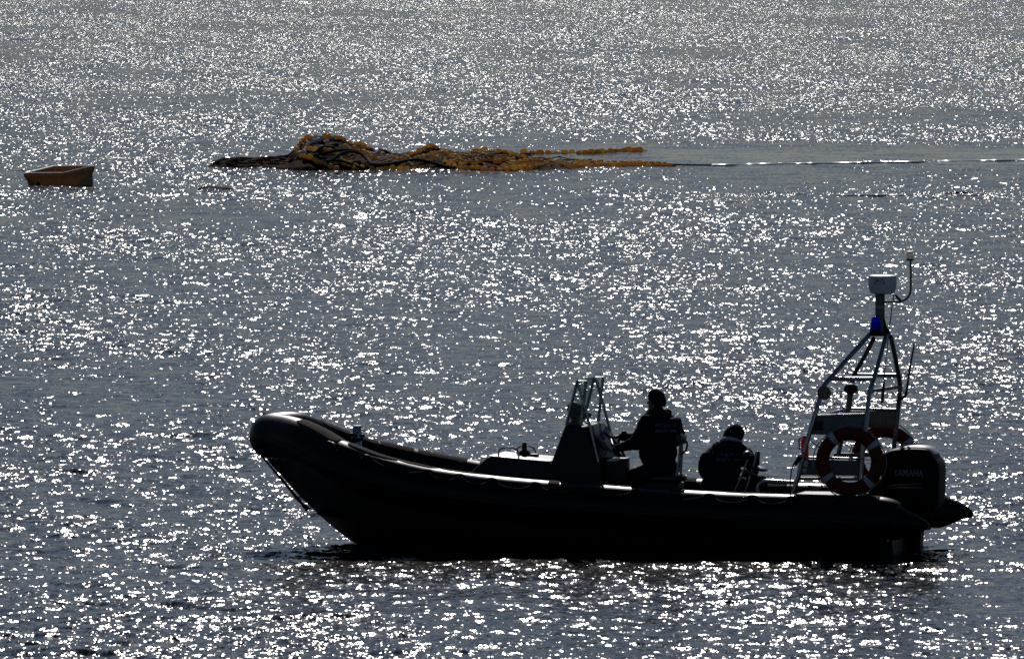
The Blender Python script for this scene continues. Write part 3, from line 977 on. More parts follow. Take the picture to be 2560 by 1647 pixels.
# ------------------------------------------------------------------ outboard engine
eng = empty_part('outboard_engine', boat)
def puff(poly2, v0, half, prof, name, mt, parent):
    cx = sum(p.x for p in poly2) / len(poly2); cz = sum(p.z for p in poly2) / len(poly2)
    V, F = [], []
    n = len(poly2)
    for fv, sc_ in prof:
        for p in poly2:
            V.append((cx + (p.x - cx) * sc_, v0 + fv * half, cz + (p.z - cz) * sc_))
    for i in range(len(prof) - 1):
        for k in range(n):
            l = (k + 1) % n
            F.append((i * n + k, i * n + l, (i + 1) * n + l, (i + 1) * n + k))
    F.append(tuple(range(n))); F.append(tuple((len(prof) - 1) * n + k for k in range(n))[::-1])
    return MB().add(V, F).build(name, mt, parent)
def smooth_poly(pts, v, steps=4):
    q = [at(px, py, v) for px, py in pts]
    out = []
    n = len(q)
    for i in range(n):
        p0, p1, p2, p3 = q[i - 1], q[i], q[(i + 1) % n], q[(i + 2) % n]
        for k in range(steps):
            t = k / steps
            out.append(0.5 * ((2 * p1) + (p2 - p0) * t + (2 * p0 - 5 * p1 + 4 * p2 - p3) * t * t + (3 * p1 - p0 - 3 * p2 + p3) * t ** 3))
    return out
PR = [(-1, .84), (-.985, .90), (-.93, .95), (-.8, .985), (-.5, 1), (0, 1), (.5, 1), (.8, .985), (.93, .95), (.985, .90), (1, .84)]
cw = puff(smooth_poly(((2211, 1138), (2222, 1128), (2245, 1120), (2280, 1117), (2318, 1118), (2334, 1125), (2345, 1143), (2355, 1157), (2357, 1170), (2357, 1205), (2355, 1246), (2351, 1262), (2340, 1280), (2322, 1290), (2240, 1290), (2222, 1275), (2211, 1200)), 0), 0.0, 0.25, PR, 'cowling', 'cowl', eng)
PT = [(-1, .9), (-.9, .96), (-.5, .99), (0, 1), (.5, .99), (.9, .96), (1, .9)]
puff(smooth_poly(((2222, 1127), (2245, 1119), (2275, 1113.5), (2310, 1114), (2332, 1120), (2343, 1134), (2330, 1130), (2300, 1124), (2262, 1124)), 0), 0.0, 0.17, PT, 'cowling_top', 'deckwhite', eng)
puff(smooth_poly(((2228, 1262), (2345, 1262), (2332, 1292), (2302, 1318), (2292, 1425), (2248, 1425), (2232, 1330)), 0), 0.0, 0.09, PT, 'engine_leg', 'leg', eng)
MB().box(Vector((at(2240, 1290, 0).x - 0.05, 0, 0.32)), (0.30, 0.26, 0.36)).build('clamp_bracket', 'black', eng)
v_, f_ = text_mb('YAMAHA', 0.325, 0.075, 0.0015, 0.012)
tc = at(2271, 1181.5, -0.252)
MB().add([q + tc for q in v_], f_).build('lettering', 'print_grey', cw, smooth=False)
MB().slab([at(px, py, -0.2515) for px, py in ((2195 + 20, 1217), (2235, 1210), (2308, 1207.5), (2308, 1209), (2240, 1214))], (0, -0.002, 0), 0).build('stripe', 'print_orange', cw, smooth=False)
MB().slab([at(px, py, -0.2515) for px, py in ((2220, 1219.5), (2250, 1216), (2308, 1218), (2308, 1219), (2250, 1220))], (0, -0.002, 0), 0).build('stripe', 'print_grey', cw, smooth=False)

# ------------------------------------------------------------------ life rings
def ring_buoy(c, v_, name, label, tilt, phase):
    t = thing(name, label, 'life ring', c, True, 'life rings hung on the radar arch')
    ax = Matrix.Rotation(tilt, 3, 'Z')
    u = ax @ Vector((1, 0, 0)); w = Vector((0, 0, 1)); nrm = u.cross(w)
    Rm, rm = 0.297, 0.072
    V, F = [], []
    A, B = 48, 16
    for i in range(A):
        a = 2 * math.pi * i / A
        rd = u * math.cos(a) + w * math.sin(a)
        for k in range(B):
            bb_ = 2 * math.pi * k / B
            V.append(Vector(c) + rd * (Rm + rm * math.cos(bb_)) + nrm * (rm * 0.8 * math.sin(bb_)))
    for i in range(A):
        for k in range(B):
            F.append((i * B + k, ((i + 1) % A) * B + k, ((i + 1) % A) * B + (k + 1) % B, i * B + (k + 1) % B))
    MB().add(V, F).build('ring_body', 'ring', t)
    for a0 in phase:
        V, F = [], []
        n = 4
        for i in range(n):
            a = math.radians(a0 + (i / (n - 1) - 0.5) * 10.5)
            rd = u * math.cos(a) + w * math.sin(a)
            for k in range(B):
                bb_ = 2 * math.pi * k / B
                V.append(Vector(c) + rd * (Rm + (rm + .003) * math.cos(bb_)) + nrm * ((rm * 0.8 + .003) * math.sin(bb_)))
        for i in range(n - 1):
            for k in range(B):
                F.append((i * B + k, (i + 1) * B + k, (i + 1) * B + (k + 1) % B, i * B + (k + 1) % B))
        MB().add(V, F).build('reflective_band', 'tape', t)
    # grab line round the outside
    pts = []
    for i in range(64):
        a = 2 * math.pi * i / 64
        rd = u * math.cos(a) + w * math.sin(a)
        ph = min(abs(((math.degrees(a) - a0 + 180) % 360) - 180) for a0 in phase)
        pts.append(Vector(c) + rd * (Rm + rm + 0.006 + 0.022 * math.sin(min(1, ph / 45) * math.pi / 2) ** 2))
    MB().tube(pts, 0.006, 6, 0, closed=True).build('grab_line', 'palerope', t)
    return t
ring_buoy(at(2125, 1153, -0.99), 0, 'life_ring', 'orange life ring with white bands hung on the near side of the radar arch', 0.10, (126, 35, 216, -47))
ring_buoy(at(2212, 1145, 0.99), 0, 'life_ring', 'orange life ring half hidden behind the engine on the far side of the arch', 0.10, (140, 34, 226, -47))
# string through the near ring
cst = at(2030, 1143, -1.07)
solo(MB().tube([at(2028, 1103, -0.9), at(2050, 1118, -1.02)], 0.006, 6).tube([at(2040, 1143, -1.065), at(2125, 1147, -1.065), at(2208, 1150, -1.06)], 0.005, 6), 'lashing_cord', 'rope', cst, 'thin dark cord lashing the near life ring to the arch', 'cord')

# ------------------------------------------------------------------ ropes on the boat
r0 = at(766, 1268, -0.02)
solo(MB().tube([at(645, 1128, -0.12), at(665, 1152, -0.14), at(705, 1200, -0.08), at(745, 1249, -0.04), at(766, 1268, -0.03), at(778, 1270, -0.02)], 0.012, 7, 5)
     .tube([at(662, 1150, -0.1), at(700, 1190, -0.04), at(742, 1240, 0.02), at(766, 1268, -0.03)], 0.008, 6, 5)
     .ball(at(763, 1266, -0.03), ((0.04, 0, -0.03), (0, 0.03, 0), (0.015, 0, 0.02)), 10, 6).ball(at(766, 1272, -0.03), ((0.02, 0, 0), (0, 0.02, 0), (0, 0, 0.03)), 10, 6),
     'bow_rope', 'rope', r0, 'dark doubled rope hanging under the bow from tube to stem', 'rope')
pts = []
c0 = at(2045, 1228, -1.08)
for i in range(46):
    t = i / 45 * 4.2 * math.pi
    pts.append(c0 + Vector((0.055 * math.cos(t) - 0.06 + 0.05 * (i / 45), 0.05 * math.sin(t), 0.02 + 0.03 * math.sin(t * 0.5) + 0.035 * (i / 45))))
solo(MB().tube(pts, 0.011, 7), 'rope_coil', 'palerope', c0, 'small pale coil of rope lying on the tube by the near life ring', 'rope')

# ------------------------------------------------------------------ people
def fuse(mb, name, voxel, keep, base, crease=0.0, smooth_at=()):
    """one continuous skin from overlapping limbs: voxel remesh, smooth, thin out"""
    me = mb.mesh(name, base)
    o = bpy.data.objects.new(name, me)
    C.objects.link(o)
    r = o.modifiers.new('remesh', 'REMESH'); r.mode = 'VOXEL'; r.voxel_size = voxel
    s = o.modifiers.new('smooth', 'SMOOTH'); s.factor = 0.5; s.iterations = 5
    d = o.modifiers.new('thin', 'DECIMATE'); d.ratio = keep
    dg = bpy.context.evaluated_depsgraph_get()
    out = bpy.data.meshes.new_from_object(o.evaluated_get(dg))
    bpy.data.objects.remove(o)
    out.name = name
    if crease:
        nrm_ = [v.normal.copy() for v in out.vertices]
        for v, vn in zip(out.vertices, nrm_):
            p = v.co + Vector(base)
            if all((p - c).length > r for c, r in smooth_at):
                w = 0.6 * noise.noise(Vector((p.x * 9, p.y * 9, p.z * 17))) + 0.4 * noise.noise(Vector((p.x * 23 + p.z * 12, p.y * 23, p.z * 26)))
                v.co += vn * w * crease
    return out


def hand(mb, wrist, dirv, palm_n, side, curl=0.9):
    """palm, four fingers of unequal length and a thumb, curled about a grip"""
    d = dirv.normalized(); n = palm_n.normalized(); s = d.cross(n).normalized() * side
    pc = wrist + d * 0.055
    mb.ball(pc, (d * 0.055, s * 0.044, n * 0.018), 12, 8)
    for k, (ln, off) in enumerate(((0.072, -0.032), (0.082, -0.011), (0.077, 0.011), (0.060, 0.031))):
        p = wrist + d * 0.095 + s * off
        ang = 0.15
        for j in range(3):
            l = ln * (0.45, 0.32, 0.26)[j]
            ang += curl * (0.55, 0.75, 0.6)[j]
            q = p + (d * math.cos(ang) + n * math.sin(ang)) * l
            mb.capsule(p, 0.0095 - 0.001 * j, q, 0.0085 - 0.001 * j, 8)
            p = q
    p = wrist + d * 0.03 - s * 0.04
    for l, a in ((0.04, 0.5), (0.032, 1.0)):
        q = p + (d * math.cos(a) * 0.8 - s * 0.45 + n * math.sin(a)).normalized() * l
        mb.capsule(p, 0.011, q, 0.0095, 8)
        p = q


def head(mb, c, f, u, s, k=1.0):
    """head with brow, nose, mouth, chin and ears; c is the middle of the head, f the way it faces"""
    f, u = f.normalized(), u.normalized()
    s = f.cross(u).normalized()
    B = lambda a, b, z: c + (f * a + s * b + u * z) * k
    mb.ball(B(-0.012, 0, 0.025), (f * 0.098 * k, s * 0.077 * k, u * 0.092 * k), 20, 14)
    mb.ball(B(0.028, 0, -0.045), (f * 0.065 * k, s * 0.058 * k, u * 0.072 * k), 16, 10)
    mb.capsule(B(0.085, 0, 0.012), 0.010, B(0.108, 0, -0.022), 0.015, 10)          # nose
    mb.capsule(B(0.072, -0.035, 0.026), 0.013, B(0.072, 0.035, 0.026), 0.013, 10)    # brow
    mb.capsule(B(0.083, -0.02, -0.052), 0.009, B(0.083, 0.02, -0.052), 0.009, 10)    # mouth
    mb.ball(B(0.077, 0, -0.092), (f * 0.022, s * 0.026, u * 0.02), 10, 7)            # chin
    for e in (-1, 1):
        mb.ball(B(-0.008, 0.079 * e, -0.005), (f * 0.02, s * 0.012, u * 0.034), 10, 7)


def beanie(c, f, u, k, name, parent, low=0.0, peak=0.0):
    """close-fitting cap pulled over the ears; low = how far it comes down, peak = pointed crown"""
    f, u = f.normalized(), u.normalized(); s = f.cross(u).normalized()
    V, F = [], []
    A, B = 24, 12
    for j in range(B + 1):
        t = j / B                                   # 0 rim .. 1 crown
        p = math.radians(112 - 111 * t)
        for i in range(A):
            a = 2 * math.pi * i / A
            rr = math.sin(p) * (1 - 0.10 * peak * t * t)
            rib = 1 + 0.010 * (i % 2)
            hh = math.cos(p) * (1 + low * (t < 0.3)) + peak * 0.35 * max(0, t - 0.5) ** 1.5
            fr_lift = 0.05 * math.cos(a) * (1 - t)   # higher over the brow than at the nape
            V.append(c + (f * (-0.014 + 0.106 * rr * rib * math.cos(a)) + s * (0.087 * rr * rib * math.sin(a)) + u * (0.022 + fr_lift + 0.102 * hh)) * k)
    for j in range(B):
        for i in range(A):
            l = (i + 1) % A
            F.append((j * A + i, j * A + l, (j + 1) * A + l, (j + 1) * A + i))
    F.append(tuple(B * A + i for i in range(A)))
    o = MB().add(V, F).build(name, 'fabric', parent)
    return o


def colour(me, tests):
    """face material by place: skin at hands and face, cloth elsewhere"""
    me.materials.append(M['fabric']); me.materials.append(M['skin'])
    for p in me.polygons:
        c = p.center
        p.material_index = 1 if any((c - q).length < r for q, r in tests) else 0
        p.use_smooth = True


def print_on(me, base, txts, centre, right, up, look, parent):
    """lettering laid onto the back of a jacket"""
    bv = BVHTree.FromPolygons([v.co for v in me.vertices], [tuple(p.vertices) for p in me.polygons])
    for t, w, h, dz in txts:
        v_, f_ = text_mb(t, w, h, 0.001, 0.012)
        out = []
        for q in v_:
            p = centre + right * q.x + up * (q.z + dz)
            hit = bv.ray_cast(p - base - look * 0.6, look)
            pt = hit[0] if hit[0] is not None else p - base
            out.append(pt + base - look * (0.004 + max(0, -q.y) * 0.5))
        MB().add(out, f_).build('lettering', 'print_dim', parent, smooth=False)


# helmsman: half standing against the forward seat, both hands at the wheel, facing the bow
hb = Vector((at(1640, 1200, 0).x, 0.0, 0.2))
hm = thing('person', 'person in dark jacket and knit cap standing at the wheel behind the console', 'person', hb)
b = MB()
hf = Vector((-0.94, 0.34, 0)).normalized()      # the way he faces
hs = Vector((0.34, 0.94, 0)).normalized()       # to his right
up = Vector((0, 0, 1))
chest = at(1652, 1075, 0.0); belly = at(1651, 1128, 0.0); pelv = at(1653, 1168, 0.0); shl = at(1648, 1050, 0.0)
b.ball(chest + hf * 0.02, (hs * 0.235, hf * 0.205, up * 0.205), 20, 14)
b.ball(belly + hf * 0.03, (hs * 0.205, hf * 0.215, up * 0.22), 20, 14)
b.ball(pelv, (hs * 0.19, hf * 0.17, up * 0.16), 20, 14)
b.ball(shl, (hs * 0.225, hf * 0.125, up * 0.09), 18, 10)
b.ball(at(1686, 1062, -0.02), (hs * 0.15, hf * 0.055, up * 0.085), 14, 9)      # hood and bulk of the jacket on the back
b.ball(at(1692, 1090, 0.0), (hs * 0.16, hf * 0.05, up * 0.12), 14, 9)
hc = at(1640, 1001, 0.02)
b.capsule(at(1645, 1042, 0.01), 0.072, hc + Vector((0.01, 0, -0.05)), 0.062)
b.capsule(at(1625, 1035, -0.06), 0.045, at(1668, 1033, 0.06), 0.05)             # collar
head(b, hc, Vector((-0.93, 0.36, -0.08)), up, None, 0.98)
# near (left) arm
shN = at(1618, 1058, -0.20); elN = at(1590, 1108, -0.30); wrN = at(1541, 1121, -0.20)
b.capsule(shN, 0.095, elN, 0.078); b.capsule(elN, 0.066, wrN, 0.046)
hand(b, wrN, Vector((-0.9, 0.1, -0.15)), Vector((-0.2, 0.35, -0.9)), 1, 0.9)
# far (right) arm, hand with spread fingers on the far side of the wheel
shF = at(1672, 1052, 0.22); elF = at(1612, 1096, 0.40); wrF = at(1553, 1092, 0.28)
b.capsule(shF, 0.082, elF, 0.062); b.capsule(elF, 0.058, wrF, 0.042)
hand(b, wrF, Vector((-0.95, -0.05, 0.0)), Vector((-0.2, -0.3, -0.9)), -1, 0.35)
# legs
for s_, kx_ in ((-0.11, 0.0), (0.12, 0.03)):
    hip = pelv + hs * s_ * 0.9 + Vector((0, 0, -0.02))
    kn = at(1585, 1188, s_ * 1.7) + Vector((kx_, 0, 0))
    an = Vector((kn.x + 0.16, s_ * 1.7, 0.29))
    b.capsule(hip, 0.105, kn, 0.075); b.capsule(kn, 0.07, an, 0.05)
    b.capsule(an + Vector((0.04, 0, -0.05)), 0.042, an + Vector((-0.16, 0.03, -0.055)), 0.036)
me = fuse(b, 'body', 0.0065, 0.3, hb, 0.016, ((hc, 0.14), (wrN + Vector((-0.1, 0, 0)), 0.13), (wrF + Vector((-0.1, 0, 0)), 0.13)))
colour(me, [(hc + hf * 0.06 + Vector((0, 0, -0.02)) - hb, 0.10), (wrN + Vector((-0.11, 0.02, -0.02)) - hb, 0.095), (wrF + Vector((-0.11, 0, 0)) - hb, 0.10)])
body = link('body', me, None, hm); OFF[body.name] = hb
print_on(me, hb, (('POLÍCIA', 0.26, 0.048, 0.0), ('MARÍTIMA', 0.26, 0.042, -0.062)), at(1672, 1062, -0.2), Vector((0.80, 0.6, 0)).normalized(), up, Vector((-0.6, 0.80, 0)).normalized(), body)
beanie(hc, Vector((-0.93, 0.36, -0.02)), up, 1.0, 'knit_cap', hm)
MB().tube([at(1612, 1040, -0.16), at(1630, 1030, -0.14), at(1652, 1029, -0.10), at(1672, 1036, 0.0)], 0.022, 8, 4).build('collar', 'fabric', hm)

# second man: crouched low behind, back to the viewer, head bent down
cb = Vector((at(1800, 1230, 0).x, 0.0, 0.2))
cm = thing('person', 'person in dark hooded jacket crouched with bent head behind the helmsman', 'person', cb)
b = MB()
cf = Vector((0.50, 0.86, 0)).normalized(); cs = Vector((0.86, -0.50, 0)).normalized()
pel = at(1795, 1222, 0.0); back = at(1800, 1172, 0.0); shd = at(1822, 1128, 0.06)
b.ball(pel, (cs * 0.23, cf * 0.18, up * 0.17), 20, 14)
b.ball(back, (cs * 0.265, cf * 0.18, up * 0.215), 20, 14)
b.ball(shd, (cs * 0.255, cf * 0.15, up * 0.13), 20, 14)
b.ball(at(1858, 1142, 0.06), (cs * 0.10, cf * 0.12, up * 0.11), 14, 10)
b.ball(at(1775, 1165, 0.0), (cs * 0.14, cf * 0.13, up * 0.17), 16, 10)
h2 = at(1836, 1092, 0.16)
b.capsule(shd + Vector((0, 0.02, 0.06)), 0.08, h2 + Vector((0.0, -0.03, -0.05)), 0.07)
h2f = Vector((0.62, 0.66, -0.42)).normalized(); h2u = Vector((0.12, 0.40, 0.9)); h2u = (h2u - h2f * h2u.dot(h2f)).normalized()
head(b, h2, h2f, h2u, None, 1.0)
# arms reach down in front of him
for (s0_, e0_, w0_, sd_) in ((at(1782, 1135, 0.05), at(1768, 1190, 0.12), at(1812, 1205, 0.36), 1), (at(1866, 1138, 0.08), at(1884, 1176, 0.22), at(1858, 1196, 0.42), -1)):
    b.capsule(s0_, 0.082, e0_, 0.066); b.capsule(e0_, 0.064, w0_, 0.045)
    hand(b, w0_, Vector((0.2, 0.9, -0.3)), Vector((-0.1 * sd_, -0.2, -0.9)), sd_, 0.8)
for (s0_, k0_, a0_) in ((pel + cs * -0.12, at(1812, 1206, 0.42), Vector((at(1815, 1290, 0.3).x, 0.30, 0.28))), (pel + cs * 0.12, at(1902, 1206, 0.30), Vector((at(1890, 1290, 0.2).x, 0.22, 0.28)))):
    b.capsule(s0_, 0.11, k0_, 0.078); b.capsule(k0_, 0.07, a0_, 0.05)
    b.capsule(a0_ + Vector((-0.02, -0.04, -0.045)), 0.042, a0_ + Vector((0.08, 0.14, -0.05)), 0.036)
me = fuse(b, 'body', 0.0065, 0.3, cb, 0.016, ((h2, 0.14),))
colour(me, [(h2 + h2f * 0.06 - h2u * 0.02 - cb, 0.095)])
body2 = link('body', me, None, cm); OFF[body2.name] = cb
print_on(me, cb, (('POLÍCIA', 0.20, 0.04, 0.0), ('MARÍTIMA', 0.21, 0.036, -0.056)), at(1826, 1135, -0.12), cs, Vector((0, 0.25, 0.97)).normalized(), cf, body2)
beanie(h2 + Vector((0, 0, 0.0)), h2f, h2u, 1.12, 'hood', cm, 0.9, 0.9)
MB().tube([at(1801, 1101, 0.02), at(1815, 1096, 0.0), at(1835, 1098, 0.0), at(1852, 1104, 0.04)], [0.014, 0.022, 0.020, 0.012], 8, 4).build('collar', 'tape', cm)

# ------------------------------------------------------------------ the net with its floats
RIDGE = [(521, 417), (548, 398), (572, 393), (607, 396), (660, 392), (719, 390), (741, 366), (770, 346), (818, 342), (855, 349), (896, 364), (933, 374), (960, 386),
         (1008, 383), (1035, 374), (1077, 365), (1110, 370), (1140, 382), (1197, 378), (1227, 373), (1270, 378), (1307, 382), (1331, 393), (1354, 391), (1374, 400), (1400, 410), (1440, 414)]
YR = on_water(900, 426).y + 2.4
rx = [far_at(px, py, YR).x for px, py in RIDGE]
rz = [max(0.02, far_at(px, py, YR).z) for px, py in RIDGE]
def mound(x, y):
    zr = float(np.interp(x, rx, rz))
    left = float(np.clip((x - rx[4]) / (rx[6] - rx[4]), 0, 1))
    wf = 0.9 + 1.4 * left
    t = (YR - y) / wf if y < YR else (y - YR) / 1.6
    h = zr * max(0.0, 1 - abs(t) ** 1.5) if t < 1 else -0.05
    if zr <= 0.021 or x < rx[0] or x > rx[-1]:
        return -0.05
    h *= 1 + 0.22 * noise.noise(Vector((x * 3.1, y * 1.6, 1.3))) - 0.1
    return h - (0.05 if t > 0.97 else 0)
nb = Vector((far_at(930, 420, YR).x, YR, 0))
net = thing('fishing_net', 'heap of maroon fishing net and strings of yellow floats drifting on the water', 'fishing net', nb, boat=False)
nx, ny = 230, 44
gx = np.linspace(rx[0] - 0.03, rx[-1] + 0.05, nx); gy = np.linspace(YR - 2.4, YR + 1.7, ny)
V = [(x, y, mound(x, y) + 0.035 * noise.noise(Vector((x * 9, y * 6, 7))) * (1 if mound(x, y) > 0.03 else 0)) for y in gy for x in gx]
F = [(j * nx + i, j * nx + i + 1, (j + 1) * nx + i + 1, (j + 1) * nx + i) for j in range(ny - 1) for i in range(nx - 1)]
MB().add(V, F).build('netting', 'netting', net)
def on_net(px, py, lift=0.0):
    d = ray(px, py)
    y = YR - 2.45
    while y < YR + 0.6:
        p = CAM + d * ((y - CAM.y) / d.y)
        if p.z - lift <= max(0.0, mound(p.x, p.y)):
            return p
        y += 0.03
    return far_at(px, py, YR)
# folds of netting lying over the heap
for k in range(20):
    px = random.uniform(725, 1330)
    zt = float(np.interp(px, [q[0] for q in RIDGE], [q[1] for q in RIDGE]))
    y0 = random.uniform(zt + 4, 416)
    pts = []
    for j in range(6):
        qx = px + j * random.uniform(7, 15)
        q = on_net(qx, y0 + 6 * math.sin(j * 1.3 + k), 0.02)
        pts.append(q)
    MB().tube(pts, [0.02] + [random.uniform(0.03, 0.06) for _ in range(4)] + [0.02], 7, 3).build('net_fold', 'netting', net)
for k, (dy_, ph_) in enumerate(((3, 0.2), (8, 1.4), (13, 2.9), (18, 4.0))):
    pts = []
    for j in range(16):
        qx = 530 + j * 14.5
        zt = float(np.interp(qx, [q[0] for q in RIDGE], [q[1] for q in RIDGE]))
        qy = min(416.5, zt + dy_ * (417 - zt) / 26 + 1.6 * math.sin(j * 0.9 + ph_) + 0.8 * math.sin(j * 2.3 + ph_ * 3))
        pts.append(on_net(qx, qy, 0.0))
    MB().tube(pts, [0.012] + [0.028 + 0.014 * math.sin(j * 1.7 + ph_) for j in range(14)] + [0.012], 7, 4).build('net_fold', 'netting', net)
# strings of floats: (pixel polyline, colour mix)
def fl_mesh(mt, name):
    b = MB()
    b.lathe((0, 0, 0), [(0.006, -0.070), (0.024, -0.064), (0.041, -0.048), (0.052, -0.022), (0.055, 0), (0.052, 0.022), (0.041, 0.048), (0.024, 0.064), (0.006, 0.070)], 10)
    me = b.mesh(name)
    me.materials.append(M[mt])
    me.polygons.foreach_set('use_smooth', [True] * len(me.polygons))
    return me
FM = {'y': fl_mesh('f_yellow', 'float_yellow'), 'o': fl_mesh('f_orange', 'float_orange'), 'w': fl_mesh('f_white', 'float_white')}
nfl = 0
rest = []
def string(pts, mix, size=1.0, flat=None):
    global nfl
    if flat is not None:
        P = [on_water(px, py, flat) for px, py in pts]
    else:
        P = [on_net(px, py, 0.05) for px, py in pts]
    P, _ = spline(P, [1] * len(P), 12)
    step, acc, i = 0.148 * size, 0.0, 0
    pos = P[0].copy()
    rp = [p + Vector((0, 0, -0.02)) for p in P[::3]]
    if len(rp) > 2:
        MB().tube(rp, 0.012, 6).build('float_line', 'rope', net)
    out = [pos.copy()]
    for q in P[1:]:
        while (q - pos).length >= step:
            d = (q - pos).normalized()
            pos = pos + d * step
            out.append(pos.copy())
    for a, b_ in zip(out[:-1], out[1:]):
        if nfl >= 298:
            d = (b_ - a)
            rest.append(Matrix.Translation((a + b_) / 2) @ d.to_track_quat('Z', 'Y').to_matrix().to_4x4() @ Matrix.Scale(size, 4))
            continue
        k = random.choice(mix)
        o = bpy.data.objects.new('float', FM[k])
        C.objects.link(o)
        d = (b_ - a)
        o.parent = net
        o.location = (a + b_) / 2 - nb + Vector((random.uniform(-.01, .01), random.uniform(-.03, .03), random.uniform(-0.018, 0.02)))
        o.rotation_euler = (d + Vector((random.uniform(-.05, .05), random.uniform(-.04, .04), random.uniform(-.05, .05)))).to_track_quat('Z', 'Y').to_euler()
        s = size * random.uniform(0.78, 1.16)
        o.scale = (s, s, s * random.uniform(0.95, 1.08))
        nfl += 1
ST = [
    ([(744, 384), (742, 370), (752, 357), (768, 343), (790, 346), (818, 338), (842, 343), (862, 350), (880, 358), (900, 366), (918, 372), (930, 370)], 'oyowyo', 1.0),
    ([(762, 384), (764, 368), (778, 354), (796, 350), (812, 344), (836, 345), (852, 349)], 'owyw', 1.05),
    ([(748, 388), (757, 377), (772, 374), (785, 378), (795, 372), (808, 370), (822, 372)], 'wywo', 1.0),
    ([(743, 386), (760, 391), (780, 394), (792, 402), (808, 410), (826, 417), (845, 420), (862, 420)], 'yyoy', 1.0),
    ([(893, 355), (908, 362), (920, 369), (934, 371)], 'y', 1.0),
    ([(845, 366), (858, 364), (868, 371), (880, 372), (893, 372), (905, 376), (918, 381), (930, 386), (945, 392), (958, 386), (972, 384)], 'wowyoy', 1.0),
    ([(812, 378), (822, 372), (834, 378), (850, 381), (866, 384)], 'oyw', 1.0),
    ([(836, 411), (848, 402), (862, 396), (876, 391), (884, 396), (878, 404), (866, 408)], 'yyo', 0.95),
    ([(824, 408), (840, 405), (856, 404), (872, 412), (886, 416), (900, 414)], 'y', 1.05),
    ([(880, 421), (898, 418), (914, 413), (926, 412), (944, 418), (962, 415), (980, 412), (1000, 412), (1022, 413)], 'y', 1.0),
    ([(922, 424), (942, 424), (964, 422), (990, 423), (1016, 422), (1044, 424), (1072, 425), (1100, 424)], 'yy', 1.0),
    ([(905, 378), (922, 388), (938, 397), (952, 404), (966, 398), (976, 391), (990, 398), (1004, 400), (1018, 394)], 'yow', 1.0),
    ([(984, 402), (1002, 394), (1020, 389), (1036, 384), (1050, 377), (1062, 370), (1074, 362), (1084, 366), (1090, 374)], 'yyyo', 1.0),
    ([(1024, 402), (1042, 395), (1060, 391), (1076, 385), (1094, 381), (1112, 384), (1130, 380), (1146, 378)], 'yyy', 1.0),
    ([(1030, 411), (1054, 402), (1074, 398), (1092, 393), (1110, 394), (1130, 391), (1150, 392), (1166, 388), (1186, 380), (1202, 376), (1220, 374)], 'yyo', 1.05),
    ([(1086, 402), (1106, 403), (1124, 406), (1140, 404), (1156, 398), (1172, 392), (1190, 388), (1210, 384), (1228, 380), (1246, 378), (1264, 381), (1284, 386), (1304, 392), (1322, 396)], 'yyyow', 1.0),
    ([(1112, 412), (1136, 412), (1156, 410), (1172, 404), (1186, 398), (1202, 391), (1216, 388), (1234, 384)], 'yyo', 1.0),
    ([(1180, 412), (1196, 406), (1212, 400), (1230, 398), (1248, 396), (1266, 392), (1282, 394)], 'yo', 1.0),
    ([(1234, 408), (1250, 401), (1268, 399), (1286, 397), (1300, 400)], 'oy', 1.0),
    ([(1274, 412), (1292, 406), (1312, 404), (1332, 402), (1352, 400), (1370, 399), (1384, 400)], 'oyo', 1.1),
    ([(1252, 414), (1276, 415), (1304, 413), (1330, 411), (1354, 409), (1376, 407), (1394, 404)], 'yoo', 1.0),
]
string([(1116, 420), (1180, 422), (1240, 423), (1300, 422), (1345, 420), (1400, 417), (1460, 415.5), (1530, 413), (1600, 412), (1690, 413)], 'yoo', 1.12, 0.035)
string([(1385, 411), (1440, 407.5), (1500, 406), (1560, 407), (1620, 408.5), (1684, 410)], 'oy', 1.12, 0.035)
string([(1300, 381), (1350, 381.5), (1400, 381.5), (1450, 380.5), (1500, 379), (1550, 376.5), (1600, 374.5), (1618, 374)], 'oy', 1.25, 0.04)
for pts, mix, s in ST:
    string(pts, mix, s)
if rest:
    mb_ = MB()
    src = FM['y']
    for mt_ in rest:
        mb_.add([mt_ @ q.co for q in src.vertices], [tuple(p.vertices) for p in src.polygons])
    o_ = mb_.build('float_cluster', 'f_yellow', net)
    o_['kind'] = 'stuff'
# thin strands trailing through the heap
for k in range(26):
    px = random.uniform(740, 1330)
    pts = []
    zt = float(np.interp(px, [q[0] for q in RIDGE], [q[1] for q in RIDGE]))
    y0 = random.uniform(zt + 2, 415)
    for j in range(8):
        qx = px + j * random.uniform(9, 16)
        zq = float(np.interp(qx, [q[0] for q in RIDGE], [q[1] for q in RIDGE]))
        pts.append(on_net(qx, min(421, max(zq + 1, y0 + 5 * math.sin(j * 0.9 + k) + j * random.uniform(-0.6, 1.4))), random.uniform(0.09, 0.13)))
    MB().tube(pts, random.uniform(0.010, 0.018), 6, 4).build('loose_rope', random.choice(('palerope', 'strand', 'strand')), net)
